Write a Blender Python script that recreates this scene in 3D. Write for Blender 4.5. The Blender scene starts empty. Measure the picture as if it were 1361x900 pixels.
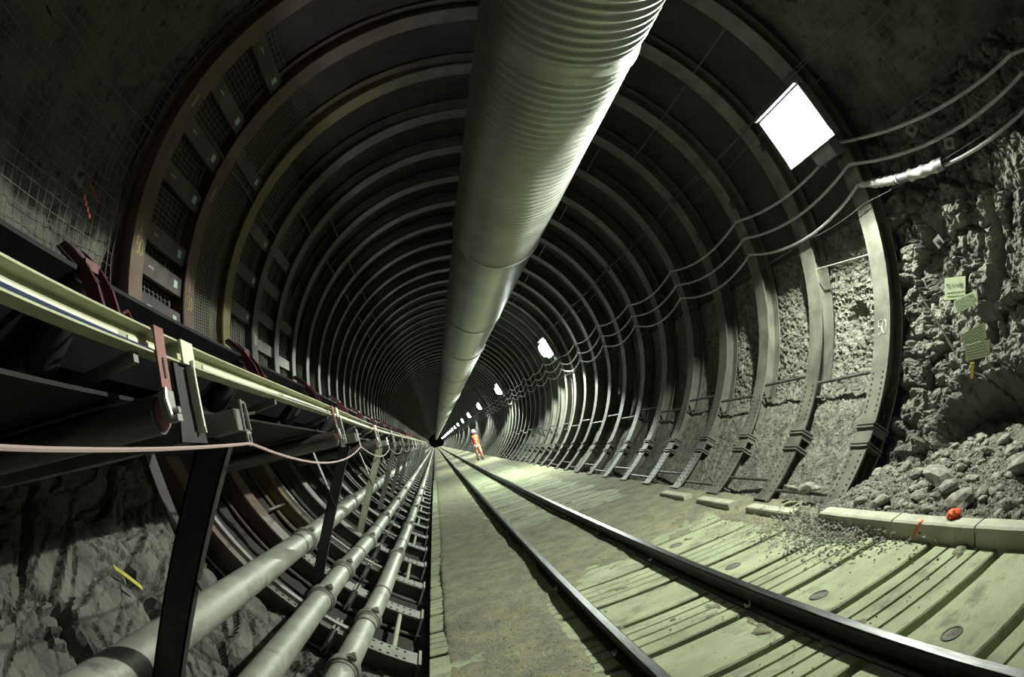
import bpy, math, random
import numpy as np
from mathutils import Vector, Matrix, noise
random.seed(7)
rng = np.random.default_rng(7)
scene = bpy.context.scene
col = scene.collection
PI = math.pi
TX, TZ, R = 1.269, 2.953, 3.464           # tunnel axis (runs along +y) and radius of the ribs' inner flange
Y0, DY, NR = 4.156, 1.2192, 170            # first rib, rib spacing, number of ribs
LAMP_Y = [4.3 + 13.9 * i for i in range(-1, 21)]

# ------------------------------------------------------------------ helpers
def ang(a): return math.radians(a)
def cp(a, y, r=R):
    """point on the tunnel cylinder: a in degrees from the crown, + to the right"""
    return Vector((TX + r * math.sin(ang(a)), y, TZ + r * math.cos(ang(a))))
def sstep(a, b, x):
    t = min(1, max(0, (x - a) / (b - a))); return t * t * (3 - 2 * t)

class MB:
    def __init__(s): s.v = []; s.f = []; s.m = []
    def add(s, vs, fs, mi=0):
        n = len(s.v); s.v += [tuple(v) for v in vs]
        s.f += [tuple(i + n for i in f) for f in fs]; s.m += [mi] * len(fs)
    def box(s, c, size, M=None, mi=0):
        M = M or Matrix.Identity(3); c = Vector(c)
        vs = [c + M @ Vector((sx * size[0] / 2, sy * size[1] / 2, sz * size[2] / 2)) for sx in (-1, 1) for sy in (-1, 1) for sz in (-1, 1)]
        s.add(vs, [(0, 1, 3, 2), (4, 6, 7, 5), (0, 4, 5, 1), (2, 3, 7, 6), (0, 2, 6, 4), (1, 5, 7, 3)], mi)
    def prism(s, loop, vec, mi=0):
        n = len(loop); vec = Vector(vec)
        vs = [Vector(p) for p in loop] + [Vector(p) + vec for p in loop]
        fs = [tuple(range(n))[::-1], tuple(range(n, 2 * n))] + [(i, (i + 1) % n, n + (i + 1) % n, n + i) for i in range(n)]
        s.add(vs, fs, mi)
    def tube(s, pts, r, n=8, mi=0, caps=True):
        pts = [Vector(p) for p in pts]; k = len(pts)
        rs = r if isinstance(r, (list, tuple)) else [r] * k
        ref = Vector((0, 0, 1)); rings = []
        for i, p in enumerate(pts):
            t = (pts[min(i + 1, k - 1)] - pts[max(i - 1, 0)]).normalized()
            if abs(t.dot(ref)) > .95: ref = Vector((1, 0, 0)) if abs(t.x) < .9 else Vector((0, 1, 0))
            u = t.cross(ref).normalized(); w = t.cross(u)
            rings.append([p + (u * math.cos(2 * PI * j / n) + w * math.sin(2 * PI * j / n)) * rs[i] for j in range(n)])
        vs = [q for rg in rings for q in rg]
        fs = [(i * n + j, i * n + (j + 1) % n, (i + 1) * n + (j + 1) % n, (i + 1) * n + j) for i in range(k - 1) for j in range(n)]
        if caps: fs += [tuple(range(n))[::-1], tuple(range((k - 1) * n, k * n))]
        s.add(vs, fs, mi)
    def arc(s, prof, a0, a1, n, cx=0, cz=0, r=R, mi=0):
        """sweep a closed profile [(dr, y)] round the tunnel axis"""
        m = len(prof); vs = []
        for i in range(n + 1):
            a = ang(a0 + (a1 - a0) * i / n)
            for dr, y in prof: vs.append((cx + (r + dr) * math.sin(a), y, cz + (r + dr) * math.cos(a)))
        fs = [(i * m + j, i * m + (j + 1) % m, (i + 1) * m + (j + 1) % m, (i + 1) * m + j) for i in range(n) for j in range(m)]
        fs += [tuple(range(m)), tuple(range(n * m, (n + 1) * m))[::-1]]
        s.add(vs, fs, mi)
    def mesh(s, name, mats, smooth=False):
        me = bpy.data.meshes.new(name); me.from_pydata(s.v, [], s.f)
        for m in (mats if isinstance(mats, (list, tuple)) else [mats]): me.materials.append(m)
        me.polygons.foreach_set('material_index', s.m)
        if smooth:
            me.polygons.foreach_set('use_smooth', [True] * len(s.f))
            me.set_sharp_from_angle(angle=ang(40))
        me.update(); return me
    def obj(s, name, mats, parent=None, smooth=False):
        return link(name, s.mesh(name, mats, smooth), parent)

def link(name, me, parent=None):
    o = bpy.data.objects.new(name, me); col.objects.link(o)
    if parent: o.parent = parent
    return o
def tag(o, label, cat, group=None, kind=None):
    o['label'] = label; o['category'] = cat
    if group: o['group'] = group
    if kind: o['kind'] = kind
    return o
def thing(name, label, cat, loc=(0, 0, 0), group=None):
    o = bpy.data.objects.new(name, None); col.objects.link(o); o.location = loc; o.empty_display_size = .1
    return tag(o, label, cat, group)
def struct(o): o['kind'] = 'structure'; return o
def kids(o): return [c for c in bpy.data.objects if c.parent == o]
def frame(n, up):
    n = Vector(n).normalized(); up = Vector(up); x = up.cross(n).normalized(); y = n.cross(x)
    return Matrix((x, y, n)).transposed()
def grid(name, P, mat, smooth=True, flip=False):
    """mesh from an array (ni, nj, 3)"""
    ni, nj = P.shape[:2]
    idx = np.arange(ni * nj).reshape(ni, nj)
    q = np.stack([idx[:-1, :-1], idx[1:, :-1], idx[1:, 1:], idx[:-1, 1:]], -1).reshape(-1, 4)
    if flip: q = q[:, ::-1]
    me = bpy.data.meshes.new(name); me.vertices.add(ni * nj); me.vertices.foreach_set('co', P.reshape(-1).astype(np.float32))
    me.loops.add(q.size); me.loops.foreach_set('vertex_index', q.reshape(-1).astype(np.int32))
    me.polygons.add(len(q)); me.polygons.foreach_set('loop_start', np.arange(0, q.size, 4, dtype=np.int32))
    me.update(calc_edges=True)
    me.polygons.foreach_set('use_smooth', [smooth] * len(q)); me.materials.append(mat); me.validate()
    return link(name, me)

ORD = ['nearest', 'second', 'third', 'fourth', 'fifth', 'sixth', 'seventh', 'eighth', 'ninth', 'tenth', 'eleventh', 'twelfth', 'thirteenth',
       'fourteenth', 'fifteenth', 'sixteenth', 'seventeenth', 'eighteenth', 'nineteenth', 'twentieth']

# ------------------------------------------------------------------ materials
def mat(name, c1, c2=None, rough=.7, metal=0., scale=3., lo=.4, hi=.6, bump=0., bscale=30., c3=None, scale3=12, f3=(.55, .7), stretch=None, bdist=.02, rvar=0.):
    m = bpy.data.materials.new(name); m.use_nodes = True; nt = m.node_tree; N = nt.nodes; L = nt.links
    b = N['Principled BSDF']; b.inputs['Roughness'].default_value = rough; b.inputs['Metallic'].default_value = metal
    tc = N.new('ShaderNodeNewGeometry') if stretch is None else N.new('ShaderNodeNewGeometry')
    vec = tc.outputs['Position']
    if stretch:
        mp = N.new('ShaderNodeMapping'); mp.inputs['Scale'].default_value = stretch; L.new(vec, mp.inputs[0]); vec = mp.outputs[0]
    def nz(sc, det=6):
        t = N.new('ShaderNodeTexNoise'); t.inputs['Scale'].default_value = sc; t.inputs['Detail'].default_value = det
        t.inputs['Roughness'].default_value = .65; L.new(vec, t.inputs['Vector']); return t.outputs['Fac']
    def ramp(fac, lo, hi):
        r = N.new('ShaderNodeMapRange'); r.inputs[1].default_value = lo; r.inputs[2].default_value = hi; L.new(fac, r.inputs[0]); return r.outputs[0]
    def mix(f, a, bb):
        x = N.new('ShaderNodeMix'); x.data_type = 'RGBA'; L.new(f, x.inputs[0])
        for s, v in ((6, a), (7, bb)):
            if isinstance(v, tuple): x.inputs[s].default_value = (*v, 1)
            else: L.new(v, x.inputs[s])
        return x.outputs[2]
    out = c1
    if c2: out = mix(ramp(nz(scale), lo, hi), c1, c2)
    if c3: out = mix(ramp(nz(scale3), *f3), out, c3)
    if isinstance(out, tuple): b.inputs['Base Color'].default_value = (*out, 1)
    else: L.new(out, b.inputs['Base Color'])
    if rvar:
        r = N.new('ShaderNodeMapRange'); r.inputs[1].default_value = .3; r.inputs[2].default_value = .7
        r.inputs[3].default_value = rough - rvar; r.inputs[4].default_value = rough + rvar; L.new(nz(scale * 2), r.inputs[0]); L.new(r.outputs[0], b.inputs['Roughness'])
    if bump:
        bp = N.new('ShaderNodeBump'); bp.inputs['Strength'].default_value = bump; bp.inputs['Distance'].default_value = bdist
        L.new(nz(bscale, 8), bp.inputs['Height']); L.new(bp.outputs[0], b.inputs['Normal'])
    return m
def flat(name, c, rough=.6, metal=0.): return mat(name, c, None, rough, metal)
def glow(name, c, s):
    m = bpy.data.materials.new(name); m.use_nodes = True; b = m.node_tree.nodes['Principled BSDF']
    b.inputs['Base Color'].default_value = (*c, 1); b.inputs['Emission Color'].default_value = (*c, 1); b.inputs['Emission Strength'].default_value = s
    return m

M_rock = mat('rock', (.10, .10, .088), (.235, .235, .20), .95, 0, 2.2, .35, .65, .9, 22, (.04, .04, .038), 7, (.56, .70), bdist=.05)
M_slate = mat('slate', (.085, .085, .075), (.20, .20, .17), .9, 0, 2.6, .35, .65, .7, 14, (.05, .05, .045), 9, (.60, .72), stretch=(1, 1.6, 1), bdist=.04)
M_gravelwall = mat('muck', (.17, .17, .145), (.36, .36, .30), .95, 0, 9, .4, .6, 1., 55, (.045, .045, .04), 30, (.57, .66), bdist=.05)
M_lining = mat('lining', (.035, .032, .032), (.065, .060, .058), .85, 0, 1.4, .35, .65, .6, 12, (.03, .028, .028), 6, (.55, .7), bdist=.04)
M_rib = mat('rib_steel', (.10, .10, .088), (.185, .185, .155), .62, .25, 2.5, .35, .65, .35, 40, (.10, .075, .06), 5, (.55, .75), bdist=.01)
M_ribr = mat('rib_rust', (.15, .105, .085), (.23, .175, .145), .62, .2, 2.0, .35, .65, .35, 40, (.12, .06, .05), 5, (.58, .75), bdist=.01)
M_ribo = mat('rib_ochre', (.20, .17, .10), (.27, .235, .13), .65, .1, 2.0, .35, .65, .35, 40, bdist=.01)
def sided(name, left, right):
    """one steel painted/rusted differently on the upper left of the ring than elsewhere"""
    m = left.copy(); m.name = name; nt = m.node_tree; N = nt.nodes; L = nt.links
    b = [n for n in N if n.type == 'BSDF_PRINCIPLED'][0]; src = b.inputs['Base Color'].links[0].from_socket
    g = N.new('ShaderNodeNewGeometry'); sp = N.new('ShaderNodeSeparateXYZ'); L.new(g.outputs['Position'], sp.inputs[0])
    ad = N.new('ShaderNodeMath'); ad.operation = 'MULTIPLY_ADD'; ad.inputs[1].default_value = -.45; L.new(sp.outputs[2], ad.inputs[0]); L.new(sp.outputs[0], ad.inputs[2])
    nz = N.new('ShaderNodeTexNoise'); nz.inputs['Scale'].default_value = 3; L.new(g.outputs['Position'], nz.inputs['Vector'])
    a2 = N.new('ShaderNodeMath'); a2.operation = 'ADD'; L.new(ad.outputs[0], a2.inputs[0]); L.new(nz.outputs['Fac'], a2.inputs[1])
    mr = N.new('ShaderNodeMapRange'); mr.inputs[1].default_value = -2.0; mr.inputs[2].default_value = -1.4; L.new(a2.outputs[0], mr.inputs[0])
    mx = N.new('ShaderNodeMix'); mx.data_type = 'RGBA'; L.new(mr.outputs[0], mx.inputs[0]); L.new(src, mx.inputs[6])
    n2 = N.new('ShaderNodeTexNoise'); n2.inputs['Scale'].default_value = 4; n2.inputs['Detail'].default_value = 6; L.new(g.outputs['Position'], n2.inputs['Vector'])
    m2 = N.new('ShaderNodeMix'); m2.data_type = 'RGBA'; m2.inputs[6].default_value = (*right[0], 1); m2.inputs[7].default_value = (*right[1], 1)
    r2 = N.new('ShaderNodeMapRange'); r2.inputs[1].default_value = .35; r2.inputs[2].default_value = .65; L.new(n2.outputs['Fac'], r2.inputs[0]); L.new(r2.outputs[0], m2.inputs[0])
    L.new(m2.outputs[2], mx.inputs[7]); L.new(mx.outputs[2], b.inputs['Base Color']); return m
M_ribr = sided('rib_rust_dusty', M_ribr, ((.105, .105, .09), (.195, .195, .16)))
M_ribo = sided('rib_ochre_dusty', M_ribo, ((.105, .105, .09), (.195, .195, .16)))
M_bolt = flat('bolt_hole', (.02, .02, .02), .8)
M_brace = mat('brace_steel', (.07, .07, .065), (.13, .13, .115), .6, .3, 8, bump=.2)
M_plate = mat('plate_steel', (.10, .095, .10), (.17, .15, .14), .55, .3, 3, .4, .6, .2, 30, (.15, .08, .06), 4, (.55, .7))
M_wire = flat('wire', (.24, .23, .20), .6, .4)
M_duct = mat('duct_steel', (.38, .40, .36), (.52, .54, .49), .40, .75, 1.6, .35, .65, .12, 25, (.30, .31, .28), 3, (.58, .8), rvar=.08)
M_pipe = mat('pipe_steel', (.25, .255, .22), (.40, .41, .35), .50, .25, 2.2, .35, .65, .2, 40, (.15, .15, .14), 5, (.56, .72), rvar=.1)
M_pipeb = mat('coupling', (.15, .15, .13), (.28, .28, .24), .6, .3, 9, bump=.3)
M_rail = mat('rail_steel', (.018, .017, .017), (.035, .03, .028), .45, .5, 6, bump=.2)
M_railtop = mat('rail_head', (.05, .05, .05), (.12, .125, .125), .42, .9, 5, stretch=(6, .6, 6))
M_clip = flat('clip', (.5, .5, .46), .5, .2)
M_slab = mat('slab', (.27, .305, .19), (.37, .415, .26), .85, 0, 1.8, .38, .62, .6, 45, (.19, .20, .135), 4, (.52, .66), stretch=(.8, 1.3, 1), bdist=.014)
M_mud = mat('mud', (.19, .195, .135), (.30, .29, .17), .92, 0, 3.5, .4, .62, .9, 38, (.10, .10, .08), 16, (.58, .68), bdist=.03)
M_kerb = mat('kerb', (.36, .36, .29), (.46, .46, .36), .85, 0, 5, .4, .6, .4, 50, (.25, .25, .2), 9, (.6, .75), bdist=.01)
M_stone = mat('stone', (.14, .14, .12), (.36, .36, .30), .9, 0, 18, .35, .65, .5, 60)
M_belt = mat('belt_rubber', (.010, .010, .012), (.018, .018, .021), .6, 0, 4, bump=.15)
M_black = mat('black_steel', (.03, .03, .034), (.05, .048, .05), .5, .3, 6, bump=.15)
M_roller = mat('roller_steel', (.10, .10, .09), (.16, .155, .14), .38, .5, 3, stretch=(1, 8, 8), rvar=.08)
M_redox = mat('red_oxide', (.23, .085, .075), (.33, .14, .12), .55, .1, 6, bump=.2)
M_darkred = mat('dark_red', (.10, .03, .035), (.16, .055, .055), .45, .2, 6)
M_string = mat('stringer_paint', (.42, .43, .26), (.58, .585, .38), .55, .1, 4, .4, .6, .25, 30, (.25, .25, .16), 8, (.6, .75))
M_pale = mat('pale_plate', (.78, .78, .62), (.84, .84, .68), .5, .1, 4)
M_grey = mat('grey_frame', (.15, .15, .14), (.24, .24, .22), .55, .3, 3, bump=.2)
M_greyl = mat('pale_frame', (.30, .32, .23), (.42, .43, .32), .6, .2, 3, bump=.2)
M_blue = flat('blue_cable', (.05, .07, .16), .45)
M_belt.node_tree.nodes['Principled BSDF'].inputs['Specular IOR Level'].default_value = .15
M_gcable = flat('grey_cable', (.10, .11, .12), .5)
M_rope = flat('rope', (.55, .42, .40), .6)
M_zinc = flat('zinc', (.55, .55, .5), .35, .7)
M_cable = mat('cable_sheath', (.42, .41, .42), (.55, .54, .54), .5, .1, 7)
M_thin = flat('thin_cable', (.10, .10, .10), .6)
M_sign = mat('sign_card', (.62, .71, .47), (.70, .78, .54), .6, 0, 9)
M_ink = flat('ink', (.02, .025, .02), .7)
M_inkg = flat('ink_faded', (.16, .26, .16), .7)
M_yellow = flat('yellow_tag', (.62, .58, .10), .6)
M_chalk = flat('chalk', (.62, .62, .52), .9)
M_chalky = flat('yellow_chalk', (.62, .56, .22), .9)
M_orange = mat('orange_cloth', (.85, .09, .03), (.95, .16, .05), .7, 0, 20)
M_spray = flat('orange_spray', (.85, .20, .08), .8)
M_redspray = flat('red_spray', (.45, .08, .06), .8)
M_white = flat('white', (.8, .8, .76), .5)
M_tagblue = flat('pale_tag', (.5, .62, .60), .4)
M_skin = flat('skin', (.45, .28, .2), .6)
M_navy = flat('navy_sleeve', (.02, .025, .05), .8)
M_vest = flat('orange_vest', (.95, .11, .03), .6)
M_stripe = flat('reflective', (.85, .75, .35), .3)
M_trouser = flat('trouser', (.80, .30, .22), .7)
M_boot = flat('boot', (.05, .025, .02), .6)
M_lens = glow('lamp_lens', (.93, .97, 1.), 45)
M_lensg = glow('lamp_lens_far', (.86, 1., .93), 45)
M_house = mat('lamp_housing', (.22, .22, .24), (.30, .30, .32), .5, .5, 5)

# ------------------------------------------------------------------ rock and lining surfaces
def fb(p, s, o=4): return noise.fractal(p * s, .9, 2.1, o, noise_basis='PERLIN_ORIGINAL')
def vor(p, s): d, _ = noise.voronoi(p * s); return d[0], d[1]
def plates(p, s, sh=1.0):
    """broken-plate relief: every cell of rock stands at its own height with a cleft round it"""
    d, q = noise.voronoi(p * s); h = noise.cell(q[0] * 13.7 + Vector((5, 3, 9))); e = d[1] - d[0]
    return h * (1 - .25 * sstep(0, .5, e)), 1 - sstep(.0, .10 * sh, e)
def ell(y, z, cy, cz, ry, rz, k=.35):
    d = math.hypot((y - cy) / ry, (z - cz) / rz); return 1 - sstep(1 - k, 1 + k, d)
def near_right(a, y):
    p = cp(a, y); d1, d2 = vor(p, 2.3); e1, e2 = vor(p + Vector((3, 1, 2)), 9); g1, g2 = vor(p, 24)
    o = .31 - .055 * (4.1 - y) + .06 * fb(p, .9, 3) - .12 * min(.5, d2 - d1) + .07 * e1 + .030 * g1 + .014 * fb(p, 16, 3)
    h1, c1 = plates(p + Vector((0, 0, .1)) , 3.1); h2, c2 = plates(p, 8.5, 1.5)
    o += .10 * (h1 - .5) + .06 * c1 + .035 * (h2 - .5) + .02 * c2
    o -= .15 * (1 - sstep(2.25, 2.85, y)) * sstep(.5, .9, p.z)
    o += .65 * ell(y, p.z, 2.92, .56, .55, .30) + .30 * ell(y + .25 * (p.z - 1.5), p.z, 2.90, 1.65, .10, .50) + .2 * ell(y, p.z, 3.62, 1.95, .22, .3)
    o += .10 * sstep(2.5, 2.8, p.z)
    return R + o
def bay_right(a, y):
    p = cp(a, y); e1, e2 = vor(p, 16); g1, g2 = vor(p, 34)
    f = sstep(119, 130, a)
    o = .20 - .09 * f + .05 * fb(p, 1.5, 3) + (.06 - .045 * f) * e1 + (.05 - .034 * f) * g1 + .010 * fb(p, 30, 2)
    o += .12 * ell(y, p.z, 4.95, 1.62, .17, .17) * (1 if y < 5.4 else 0)
    return R + o
def near_left(a, y):
    p = cp(a, y); g1 = vor(p, 20)[0]
    if a < -100:                                   # slabby bedded rock low on the left
        q = Vector((p.x, p.y * 1.2 + p.z * .9, p.z * 1.1 - p.y * .5)); d1, d2 = vor(Vector((q.x, q.y * .55, q.z * 2.1)), 2.6); e1, e2 = vor(Vector((q.x, q.y * .6, q.z * 2.5)), 7)
        w = Vector((noise.noise(p * 2.1), noise.noise(p * 2.3 + Vector((9, 0, 0))), noise.noise(p * 1.9 + Vector((0, 9, 0))))) * .22
        q = Vector((q.x * .7, q.y * .55, q.z * 1.5)) + w
        h1, c1 = plates(q, 2.2); h2, c2 = plates(q + Vector((.3, .7, 0)), 5.5, 1.3)
        return R + .24 + .10 * fb(p, 1., 3) + .085 * h1 + .05 * c1 + .035 * h2 + .018 * c2 + .010 * fb(p, 9, 4)
    d1, d2 = vor(p, 2.); e1, e2 = vor(p, 9)
    return R + .32 + .12 * fb(p, .9, 3) - .07 * min(.6, d2 - d1) + .035 * e1 + .012 * fb(p, 12, 3)
def plain(base, amp):
    def f(a, y):
        p = cp(a, y); return R + base + amp * fb(p, 1.6, 3) + amp * .4 * fb(p, 7, 2)
    return f
def patch(name, a0, a1, na, y0, y1, ny, fun, m, pw=1.0, sm=True):
    A = np.linspace(a0, a1, na); Ys = y0 + (y1 - y0) * np.linspace(0, 1, ny) ** pw
    P = np.zeros((na, ny, 3))
    for i, a in enumerate(A):
        sa, ca = math.sin(ang(a)), math.cos(ang(a))
        for j, y in enumerate(Ys):
            r = fun(a, y); P[i, j] = (TX + r * sa, y, TZ + r * ca)
    return struct(grid(name, P, m, sm, False))
YR = Y0 + .05
patch('wall_right', 84, 151, 230, .9, YR, 190, near_right, M_rock, 1.0, False)
patch('wall_right', 84, 151, 40, -14, .92, 60, plain(.30, .10), M_rock)
patch('ceiling', -60, 84.3, 110, -1, YR, 60, plain(.36, .09), M_rock)
patch('ceiling', -60, 84.3, 60, -14, -1, 40, plain(.36, .09), M_rock)
patch('wall_left', -100.2, -59.8, 90, .4, YR, 120, near_left, M_rock)
patch('wall_left', -172, -100, 260, .4, YR, 200, near_left, M_slate, 1.0, False)
patch('wall_left', -172, -59.8, 60, -14, .42, 50, plain(.30, .08), M_rock)
patch('wall_right', 95, 151, 200, YR - .02, 7.9, 220, bay_right, M_gravelwall, 1.0, False)
patch('wall_right', 95, 151, 70, 7.88, 15, 90, lambda a, y: bay_right(a, y), M_gravelwall)
patch('wall_right', 48, 95.4, 40, YR - .02, 15, 80, plain(.24, .03), M_lining)
patch('ceiling', -48, 48.3, 60, YR - .02, 15, 80, plain(.25, .03), M_lining)
patch('wall_left', -172, -47.8, 110, YR - .02, 15, 110, plain(.235, .03), M_lining)
patch('wall_right', 48, 151, 44, 14.97, 300, 180, plain(.22, .02), M_lining)
patch('ceiling', -48, 48.3, 30, 14.97, 300, 180, plain(.23, .02), M_lining)
patch('wall_left', -172, -47.8, 50, 14.97, 300, 180, plain(.23, .02), M_lining)
for nm, yy in (('wall_far', 300), ('wall_back', -14)):
    mb = MB(); mb.add([cp(a, yy, R + .6) for a in range(0, 360, 10)], [tuple(range(36))]); struct(mb.obj(nm, M_lining))

# ------------------------------------------------------------------ floor: packed mud lying over precast slabs
PER = 1.165
def covered(x, y):
    p = Vector((x, y, 0)); n = fb(p, 1.1, 3); n2 = fb(p, 9, 3); st = noise.noise(Vector((x * .8, y * 7, 3)))
    c = -.05
    left = 1 - sstep(.45, .95, x + .12 * n)                                    # mud lies thick left of the left rail
    far = sstep(4.7, 5.6, y + .5 * n - .35 * (x - 1.2))                         # and over the slabs further off
    far2 = 1 - sstep(8.2, 9.4, y + .6 * n)
    mid = .65 * (1 - sstep(.0, .35, abs(x - 1.0) + .3 * n)) * sstep(2.0, 3.0, y)
    kerb = .9 * sstep(2.35, 2.72, x + .15 * n) * sstep(3.0, 3.6, y + .4 * n)
    m = max(left * .9, far * (.70 + .3 * far2 + .12 * n), mid * .6, kerb, .95 * sstep(.36, .56, fb(p + Vector((7, 2, 0)), 1.7, 4)) * (1 - sstep(2.9, 3.0, x)))
    edge = sstep(-.42, -.36, x)                                                 # slab ends stay bare at the left edge
    h = (-.085 + .105 * m) * edge - .06 * (1 - edge)
    return h + .007 * n2 * m + .010 * n * m + .006 * st * m
def floor_patch(x0, x1, nx, y0, y1, ny):
    X = np.linspace(x0, x1, nx); Ys = np.linspace(y0, y1, ny); P = np.zeros((ny, nx, 3))
    for j, y in enumerate(Ys):
        for i, x in enumerate(X): P[j, i] = (x, y, covered(x, y))
    return struct(grid('floor', P, M_mud, True, True))
floor_patch(-.50, 3.2, 120, .8, 9, 300)
floor_patch(-.50, 3.2, 50, 8.98, 26, 220)
floor_patch(-.50, 3.2, 24, 25.9, 300, 220)
floor_patch(-.50, 3.2, 20, -14, .82, 30)
mb = MB(); mb.box((1.36, 143, -.42), (3.74, 314, .66)); struct(mb.obj('floor', M_kerb))

def slab(k, grooved):
    y0 = 1.495 + PER * k + (.555 if grooved else 0); L = (.61 if grooved else .555) - .07
    mb = MB(); x0, x1 = -.51, 2.775; n = 24; zt = 0.0
    # cross profile (y, z): flat top or three ribbed channels, slightly worn edges
    if grooved:
        pr = [(0, -.10), (0, zt - .008), (.01, zt)]
        for g in (.27, .52, .76):
            c = L * g; pr += [(c - .015, zt - .001), (c - .007, zt - .014), (c + .007, zt - .014), (c + .013, zt - .001)]
        pr += [(L - .01, zt), (L, zt - .008), (L, -.10)]
    else:
        pr = [(0, -.10), (0, zt - .01), (.012, zt)] + [(L * t, zt + .003) for t in (.3, .7)] + [(L - .012, zt), (L, zt - .01), (L, -.10)]
    m = len(pr); vs = []
    for i in range(n + 1):
        x = x0 + (x1 - x0) * i / n
        for q, (yy, z) in enumerate(pr):
            e = .008 * noise.noise(Vector((x * 4, k * 3.1 + q, 5 + grooved))) if q in (0, 1, 2, m - 1, m - 2, m - 3) else 0
            vs.append((x, y0 + yy + e, z))
    fs = [(i * m + j, (i + 1) * m + j, (i + 1) * m + (j + 1) % m, i * m + (j + 1) % m) for i in range(n) for j in range(m)]
    fs += [tuple(range(m)), tuple(range(n * m, (n + 1) * m))[::-1]]
    mb.add(vs, fs)
    if grooved: nm, lb, g = 'grooved_floor_slab', 'grooved concrete floor slab crossing under the rails, %s of its kind', 'grooved floor slabs'
    else: nm, lb, g = 'plain_floor_slab', 'smooth pale concrete floor slab crossing under the rails, %s of its kind', 'plain floor slabs'
    o = mb.obj(nm, M_slab); kk = k + 1
    if kk < 9: tag(o, lb % (ORD[kk] if kk == 0 else ORD[kk] + ' nearest'), 'floor slab', g)
    else: tag(o, ('grooved' if grooved else 'smooth') + ' concrete floor slab mostly hidden by mud further along the track', 'floor slab', g)
    if not grooved and kk < 9:
        for x, s in ((1.92, 1), (-.1, 0)):
            if not s: continue
            h = MB(); yc = y0 + L / 2
            ring = [(x + .065 * math.cos(t), yc + .05 * math.sin(t), .0035) for t in np.linspace(0, 2 * PI, 20, endpoint=False)]
            h.tube(ring + ring[:1], .006, 5, caps=False); h.add([(a[0], a[1], .0036) for a in ring], [tuple(range(20))])
            h.obj('lifting_socket', M_mudd, o)
M_mudd = mat('socket_dirt', (.09, .09, .07), (.2, .2, .15), .9, 0, 20)
for k in range(-1, 22):
    slab(k, 0); slab(k, 1)

# kerb stones along the right edge
kj = [-1.0, .2, 1.2, 2.246, 3.058, 3.98]
for i in range(len(kj) - 1):
    mb = MB(); y0, y1 = kj[i] + .008, kj[i + 1] - .008; n = 8
    pr = [(2.765, -.05), (2.78, .125), (2.80, .135), (2.90, .135), (2.92, .12), (2.92, -.05)]
    vs = []
    for j in range(n + 1):
        y = y0 + (y1 - y0) * j / n
        for x, z in pr: vs.append((x + .006 * noise.noise(Vector((x * 9, y * 5, z * 9))), y, z + .006 * noise.noise(Vector((x * 5, y * 4, 7)))))
    m = len(pr)
    mb.add(vs, [(a * m + b, a * m + (b + 1) % m, (a + 1) * m + (b + 1) % m, (a + 1) * m + b) for a in range(n) for b in range(m)] + [tuple(range(m))[::-1], tuple(range(n * m, n * m + m))])
    lb = ['concrete kerb stone on the right beside the camera', 'second concrete kerb stone on the right, nearly out of the frame', 'concrete kerb stone in the bottom right corner', 'concrete kerb stone with an orange paint stripe', 'concrete kerb stone partly buried by rubble at the first rib'][i]
    o = tag(mb.obj('kerb_stone', M_kerb), lb, 'kerb stone', 'kerb stones at the foot of the rock')
    if i == 3:
        s = MB()
        for q in range(7):
            t = q / 6; s.box((2.7725 + .008 * t, 2.845 - .075 * t + .008 * math.sin(q * 3), .02 + .1 * t), (.006, .022 + .006 * math.sin(q * 5), .022), Matrix.Rotation(.3, 3, 'X'))
        s.box((2.80, 2.765, .1365), (.05, .025, .004)); s.obj('paint_stripe', M_spray, o)
for k in range(0, 3):       # low kerb pieces between the rib feet
    y0 = Y0 + DY * k + .3; mb = MB(); mb.box((2.86, y0 + .44, .02), (.12, .84, .10)); mb.box((2.86, y0 + .44, .072), (.10, .82, .01))
    tag(mb.obj('kerb_block', M_kerb), 'low kerb block between the feet of the %s and %s ribs on the right' % (ORD[k], ORD[k + 1]), 'kerb block', 'kerb blocks between the rib feet')

# ------------------------------------------------------------------ steel ribs
HD, HW, FT, WT = .20, .25, .017, .013   # depth, flange width, thicknesses
y1, y2 = 0, HW; yw0, yw1 = HW / 2 - WT / 2, HW / 2 + WT / 2
HP = [(0, y1), (0, y2), (FT, y2), (FT, yw1), (HD - FT, yw1), (HD - FT, y2), (HD, y2), (HD, y1), (HD - FT, y1), (HD - FT, yw0), (FT, yw0), (FT, y1)]
def rad(a): return Vector((-math.sin(ang(a)), 0, -math.cos(ang(a))))
def frame(n, up):
    n = Vector(n).normalized(); up = Vector(up); x = up.cross(n).normalized(); y = n.cross(x)
    return Matrix((x, y, n)).transposed()
def butt(a, mb):
    for da in (-.28, .28):
        mb.arc([(-.022, -.012), (-.022, HW + .012), (HD + .01, HW + .012), (HD + .01, -.012)], a + da - .14, a + da + .14, 1)
def rib_meshes(n, mm):
    d = {}
    mb = MB(); mb.arc(HP, -132.9, 132.9, n); d['crown_beam'] = mb.mesh('crown_beam', mm)
    for s in (-1, 1):
        mb = MB(); mb.arc(HP, s * 136.9, s * 147.5, 5); d['foot_beam', s] = mb.mesh('foot_beam', mm)
        mb = MB(); mb.arc(HP, s * 133.7, s * 136.2, 2)
        mb.arc([(.02, .004), (.02, .03), (.18, .03), (.18, .004)], s * 133.75, s * 134.6, 1)
        d['spacer_block', s] = mb.mesh('spacer_block', mm)
        for q, a in enumerate((133.3, 136.6)):
            mb = MB(); butt(s * a, mb); d['butt_plate', s, q] = mb.mesh('butt_plate', mm)
        mb = MB()
        mb.arc([(-.02, -.03), (-.02, HW + .03), (HD + .04, HW + .03), (HD + .04, -.03)], s * 147.5, s * 147.85, 1); d['base_plate', s] = mb.mesh('base_plate', mm)
    return d
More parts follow.
